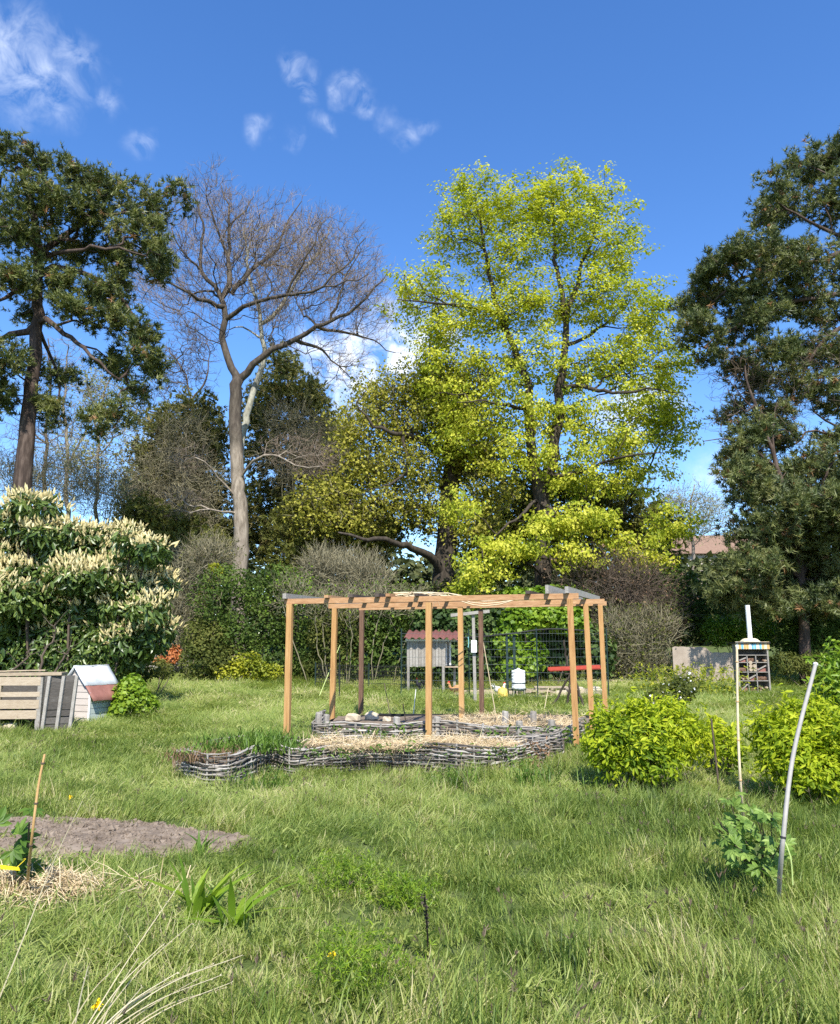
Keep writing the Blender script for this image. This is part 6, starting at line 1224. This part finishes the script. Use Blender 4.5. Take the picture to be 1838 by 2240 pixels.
a = G(-20, 2230); b = P(180, 1752, 3.9); mb = MB(); qq = smooth([a, P(60, 2030, 3.75), P(115, 1890, 3.85), b], .05); tube(mb, qq, np.linspace(.0035, .0012, len(qq)), 4); tag(mb.build('tall_dry_grass', M['dry_grass']), 'single tall pale dry stem leaning right at the left edge', 'dry stem')
a = G(936, 2090); b = P(929, 1960, 4.0); t = thing('dock_stem', 'dark dead dock stem standing alone in the near grass', 'dead stem', a); mb = MB(); qq = smooth([a - [0, 0, .03], (a + b) / 2 + [.004, 0, 0], b], .03, RNG, .001); tube(mb, qq, np.linspace(.006, .004, len(qq)), 5); mb.build('stem', M['bark_dark'], t); mb = MB(); bs = qq[len(qq) // 2:].repeat(8, 0); leaves(mb, bs + RNG.normal(size=bs.shape) * .004, RNG.normal(size=bs.shape), .012, BROAD, RNG); mb.build('seed_head', M['bark_dark'], t)
for i, (px, py, lb) in enumerate([(726, 2115, 'yellow flower in the near grass left of the dark stem'), (153, 1747, 'tiny yellow flower behind the tilled strip'), (210, 2232, 'orange yellow flower at the bottom edge among dry stems')]):
    c = G(px, py + 18); t = thing('dandelion', lb, 'flower', c, 'yellow flowers'); mb = MB(); top = c + [0, 0, .09]; tube(mb, [c, top], .0025, 4); mb.build('stalk', M['weed'], t); mb = MB(); n = 26; leaves(mb, np.repeat(top[None], n, 0), np.column_stack([RNG.normal(size=(n, 2)), np.full(n, .8)]), .022, OVAL, RNG, .4, .3, 0); mb.build('flower_head', M['yellow_flower'], t)
# currant bush
rng = np.random.default_rng(71); c = G(1650, 1945); t = thing('currant_bush', 'young currant bush with scalloped leaves round the bamboo cane', 'shrub', c); tips = [(1570, 1790), (1600, 1760), (1630, 1745), (1690, 1775), (1580, 1830), (1610, 1850), (1680, 1830), (1700, 1860), (1650, 1800), (1720, 1830), (1640, 1880), (1670, 1900), (1690, 1930), (1600, 1800), (1560, 1800), (1660, 1770)]
for i, e in enumerate(tips):
    b = P(e[0], e[1], 5.0 + rng.uniform(-.25, .35)); a = c + [rng.normal() * .05, rng.normal() * .04, -.02]; qq = smooth([a, a * .5 + b * .5 + [rng.normal() * .03, 0, .04], b], .05, rng, .004); mb = MB(); tube(mb, qq, np.linspace(.005, .003, len(qq)), 5); mb.build('stem', M['twig_brown'], t, True)
    for k in range(7): pnt = qq[rng.integers(len(qq) // 2, len(qq))] + rng.normal(size=3) * [.035, .03, .02]; mb = MB(); palmate(mb, pnt, rng.normal(size=3) * .45 + [0, -.45, .7], .075, rng, 5); mb.build('leaf', M['currant'], t)
rng = np.random.default_rng(73); c = G(1690, 1975); t = thing('seedling', 'small seedling with pale leaves at the foot of the grey pole', 'seedling', c)
for k in range(8): mb = MB(); palmate(mb, c + [rng.normal() * .04 - .05, rng.normal() * .03, .05 + .1 * rng.uniform()], rng.normal(size=3) * .4 + [0, -.4, .7], .05, rng, 3); mb.build('leaf', M['lime'], t)
# fine feathery green plants
for px, py, s_, lb in [(790, 2190, .32, 'bright feathery green plant near the bottom centre'), (760, 1960, .28, 'light green feathery weed left of the dark dock stem'), (880, 1990, .22, 'small feathery weed beside the dark dock stem')]:
    c = G(px, py); rng = np.random.default_rng(px); t = thing('feathery_plant', lb, 'weed', c, 'feathery weeds'); n = 60; b = np.repeat(c[None], n, 0) + rng.normal(size=(n, 3)) * [s_ * .35, s_ * .3, 0]; mb = MB(); e, d, pts = twigs(mb, b, rng.normal(size=(n, 3)) * .35 + [0, 0, 1], s_ * .9, .0016, rng, m=5); mb.build('stalks', M['lime'], t, kind='stuff'); pp = pts[:, 1:].repeat(6, 1).reshape(-1, 3); mb = MB(); leaves(mb, pp, rng.normal(size=pp.shape) + [0, 0, .6], .028, (OVAL[0] * [.6, 1, 1], OVAL[1]), rng, .4, .5); mb.build('leaflets', M['lime'], t, kind='stuff')
# weeds against the woven wall
rng = np.random.default_rng(74)
for px, Y, lb, n in [(1180, 9.0, 'leafy weeds in front of the right end of the woven bed', 130), (1010, 8.9, 'grassy weeds against the middle of the woven bed', 80), (540, 8.9, 'broad grass tuft against the left lobe of the woven bed', 90)]:
    c = OG(px, Y); t = thing('weed_patch', lb, 'weed', c, 'weeds along the woven bed'); mb = MB()
    for k in range(4): cc = c + [rng.normal() * .22, rng.normal() * .08, 0]; weedclump(mb, cc, n // 4, .28, .05, rng, spread=.09); blades(mb, cc, n // 4, .32, .008, rng, .5, .1)
    mb.build('leaves', M['weed'], t, kind='stuff')
    mb = MB(); b = c + np.column_stack([rng.normal(size=(14, 2)) * [.2, .08], np.zeros(14)]); twigs(mb, b, rng.normal(size=(14, 3)) * .25 + [0, 0, 1], .34, .003, rng); mb.build('stems', M['twig_olive'], t, kind='stuff')
# pale verge plants by the hotel
c = OG(1500, 25); rng = np.random.default_rng(75); t = thing('tall_weeds', 'tall yellowish weeds in front of the concrete wall', 'weed', c); mb = MB(); n = 160; b = c + np.column_stack([rng.normal(size=n) * .9, rng.normal(size=n) * 1.2, np.zeros(n)]); b[:, 2] = hz(b[:, 0], b[:, 1]); e, d, pts = twigs(mb, b, rng.normal(size=(n, 3)) * .2 + [0, 0, 1], .9, .008, rng); mb.build('stalks', M['weed'], t, kind='stuff'); mb = MB(); pp = pts[:, 1:].repeat(4, 1).reshape(-1, 3); leaves(mb, pp, rng.normal(size=pp.shape) + [0, -.3, .4], .1, OVAL, rng); mb.build('leaves', M['yellow_leaf'], t, kind='stuff')

# ------------------------------------------------------------------ grass: clumps set out over the lawn
def clump(seed, n, h, wd, spread, lean, dry=0.0):
    rng = np.random.default_rng(seed); mb = MB(); blades(mb, (0, 0, 0), n, h, wd, rng, lean, spread, m=3); return mb
PROTO = []
specs = [(1, 84, .075, .0044, .085, 1.1), (2, 84, .09, .0044, .085, 1.0), (3, 76, .115, .0046, .075, .85), (4, 72, .15, .0048, .065, .7), (5, 64, .19, .0048, .05, .6), (6, 60, .24, .0048, .045, .5), (7, 34, .085, .013, .08, 1.2)]
for i, sp_ in enumerate(specs):
    mb = clump(*sp_); ob = mb.build('grass_clump_form', M['grass']); COL.objects.unlink(ob); PROTO.append(ob)
ng = bpy.data.node_groups.new('grass_scatter', 'GeometryNodeTree')
ng.interface.new_socket('Geometry', in_out='INPUT', socket_type='NodeSocketGeometry'); ng.interface.new_socket('Geometry', in_out='OUTPUT', socket_type='NodeSocketGeometry')
gi, go = N(ng, 'NodeGroupInput'), N(ng, 'NodeGroupOutput'); ip = N(ng, 'GeometryNodeInstanceOnPoints'); jn = N(ng, 'GeometryNodeJoinGeometry')
for ob in reversed(PROTO):
    oi = N(ng, 'GeometryNodeObjectInfo'); oi.inputs['Object'].default_value = ob; oi.inputs['As Instance'].default_value = False
    g2 = N(ng, 'GeometryNodeGeometryToInstance'); ng.links.new(oi.outputs['Geometry'], g2.inputs[0]); ng.links.new(g2.outputs[0], jn.inputs[0])
def natt(nm, ty): a = N(ng, 'GeometryNodeInputNamedAttribute', data_type=ty); a.inputs['Name'].default_value = nm; return a.outputs['Attribute']
ng.links.new(gi.outputs[0], ip.inputs['Points']); ng.links.new(jn.outputs[0], ip.inputs['Instance']); ip.inputs['Pick Instance'].default_value = True
ng.links.new(natt('idx', 'INT'), ip.inputs['Instance Index']); ng.links.new(natt('rot', 'FLOAT_VECTOR'), ip.inputs['Rotation']); ng.links.new(natt('scl', 'FLOAT_VECTOR'), ip.inputs['Scale'])
ng.links.new(ip.outputs[0], go.inputs[0])
rng = np.random.default_rng(999)
pts = []
for y0, y1, dens in [(2.5, 5, 105), (5, 7.5, 85), (7.5, 11, 65), (11, 16, 45), (16, 24, 28), (24, 40, 15)]:
    n = int(dens * (y1 - y0) * 1.5 * (y0 + y1) / 2 * 1.0); y = rng.uniform(y0, y1, n); x = rng.uniform(-1, 1, n) * (y * .68 + .9); pts.append(np.column_stack([x, y]))
pts = np.concatenate(pts)
def fbm(x, y, seed, f0=.35, oct=4):
    r_ = np.random.default_rng(seed); o_ = 0
    for q in range(oct):
        f = f0 * 2.0 ** q; a = r_.uniform(0, 6.28, 6); o_ = o_ + np.sin(f * (x * math.cos(a[0]) + y * math.sin(a[0])) * 2 + a[1] + 1.6 * np.sin(f * 1.3 * y + a[2])) * np.sin(f * (y * math.cos(a[3]) - x * math.sin(a[3])) * 2.1 + a[4] + 1.4 * np.sin(f * x + a[5])) / 1.5 ** q
    return o_
keep = rng.uniform(size=len(pts)) > .08 * (fbm(pts[:, 0], pts[:, 1], 15, 1.1, 3) > .6)
for poly, pr in NO_GRASS: keep &= ~(inside(poly, pts[:, 0] + rng.normal(size=len(pts)) * .045, pts[:, 1] + rng.normal(size=len(pts)) * .045) & (rng.uniform(size=len(pts)) < pr))
pts = pts[keep]; n = len(pts); x, y = pts.T
tall = fbm(x, y, 1, .45) + .8 * fbm(x, y, 6, 1.5, 3) + rng.normal(size=n) * .35 - .1 * (y < 7) - .35 * (y > 10) - 1.3 * ((y > 7.8) & (y < 9.6) & (x > -3.1) & (x < -1.5)) - .9 * ((y > 8) & (y < 9.8) & (x > .2) & (x < 1.7)); tone = fbm(x, y, 2, .3) * .19 + fbm(x, y, 5, 1.6, 3) * .19 + .53 + rng.normal(size=n) * .17; tone = np.where((fbm(x, y, 14, .7, 4) > 1.3) & (rng.uniform(size=n) < .55), .95 + rng.normal(size=n) * .1, tone)
idx = np.clip(np.digitize(tall, [-.8, -.2, .35, .8, 1.25, 1.7]), 0, 5); idx[rng.uniform(size=n) < .05 + .12 * (fbm(x, y, 12, .9, 3) > .5)] = 6
# flattened, shorter turf round the soil strip
far = np.clip((y - 9) / 12, 0, 1); s_ = rng.uniform(.72, 1.15, n) * (1 + .6 * far); sc3 = np.column_stack([s_ * (1 + .5 * far), s_ * (1 + .5 * far), s_ * (1 - .45 * far) * rng.uniform(.8, 1.15, n)])
me = bpy.data.meshes.new('grass'); me.vertices.add(n); me.vertices.foreach_set('co', np.column_stack([x, y, hz(x, y) - .004]).astype(np.float32).ravel())
for nm, ty, va in [('idx', 'INT', idx.astype(np.int32)), ('rot', 'FLOAT_VECTOR', np.column_stack([rng.normal(size=n) * .1, np.abs(.38 + fbm(x, y, 9, .8, 3) * .22 + rng.normal(size=n) * .12), fbm(x, y, 8, .35, 3) * 1.6 + rng.normal(size=n) * .5]).astype(np.float32).ravel()), ('scl', 'FLOAT_VECTOR', sc3.astype(np.float32).ravel()), ('patch', 'FLOAT', np.clip(tone + .12 * far, 0, 1).astype(np.float32))]:
    a = me.attributes.new(nm, ty, 'POINT'); a.data.foreach_set('vector' if ty == 'FLOAT_VECTOR' else 'value', va)
me.materials.append(M['grass']); go_ = bpy.data.objects.new('grass', me); COL.objects.link(go_); md = go_.modifiers.new('scatter', 'NODES'); md.node_group = ng
go_['kind'] = 'stuff'; go_['label'] = 'rough uneven spring grass covering the whole garden'; go_['category'] = 'grass'
k = rng.permutation(np.flatnonzero((tall > .5) & (y < 14)))[:900]; b = np.column_stack([x[k], y[k], hz(x[k], y[k])]); mb = MB(); e, d, _ = twigs(mb, b, rng.normal(size=b.shape) * .22 + [0, 0, 1], rng.uniform(.22, .42, len(k)), .0014, rng, bend=.35); rep(mb, OVAL[0] * [.5, 1, 1], OVAL[1], np.repeat(e - d * .03, 3, 0), frames(rng.normal(size=(len(k) * 3, 3)), np.repeat(d, 3, 0) + rng.normal(size=(len(k) * 3, 3)) * .15), rng.uniform(.025, .045, len(k) * 3), 0, rng.uniform(0, 1, len(k) * 3))
so = mb.build('grass_seed_stalks', M['seed_head'], kind='stuff'); so['label'] = 'thin brownish seed stalks scattered through the grass'; so['category'] = 'grass'
print('grass clumps', n, 'objects', len(bpy.data.objects))
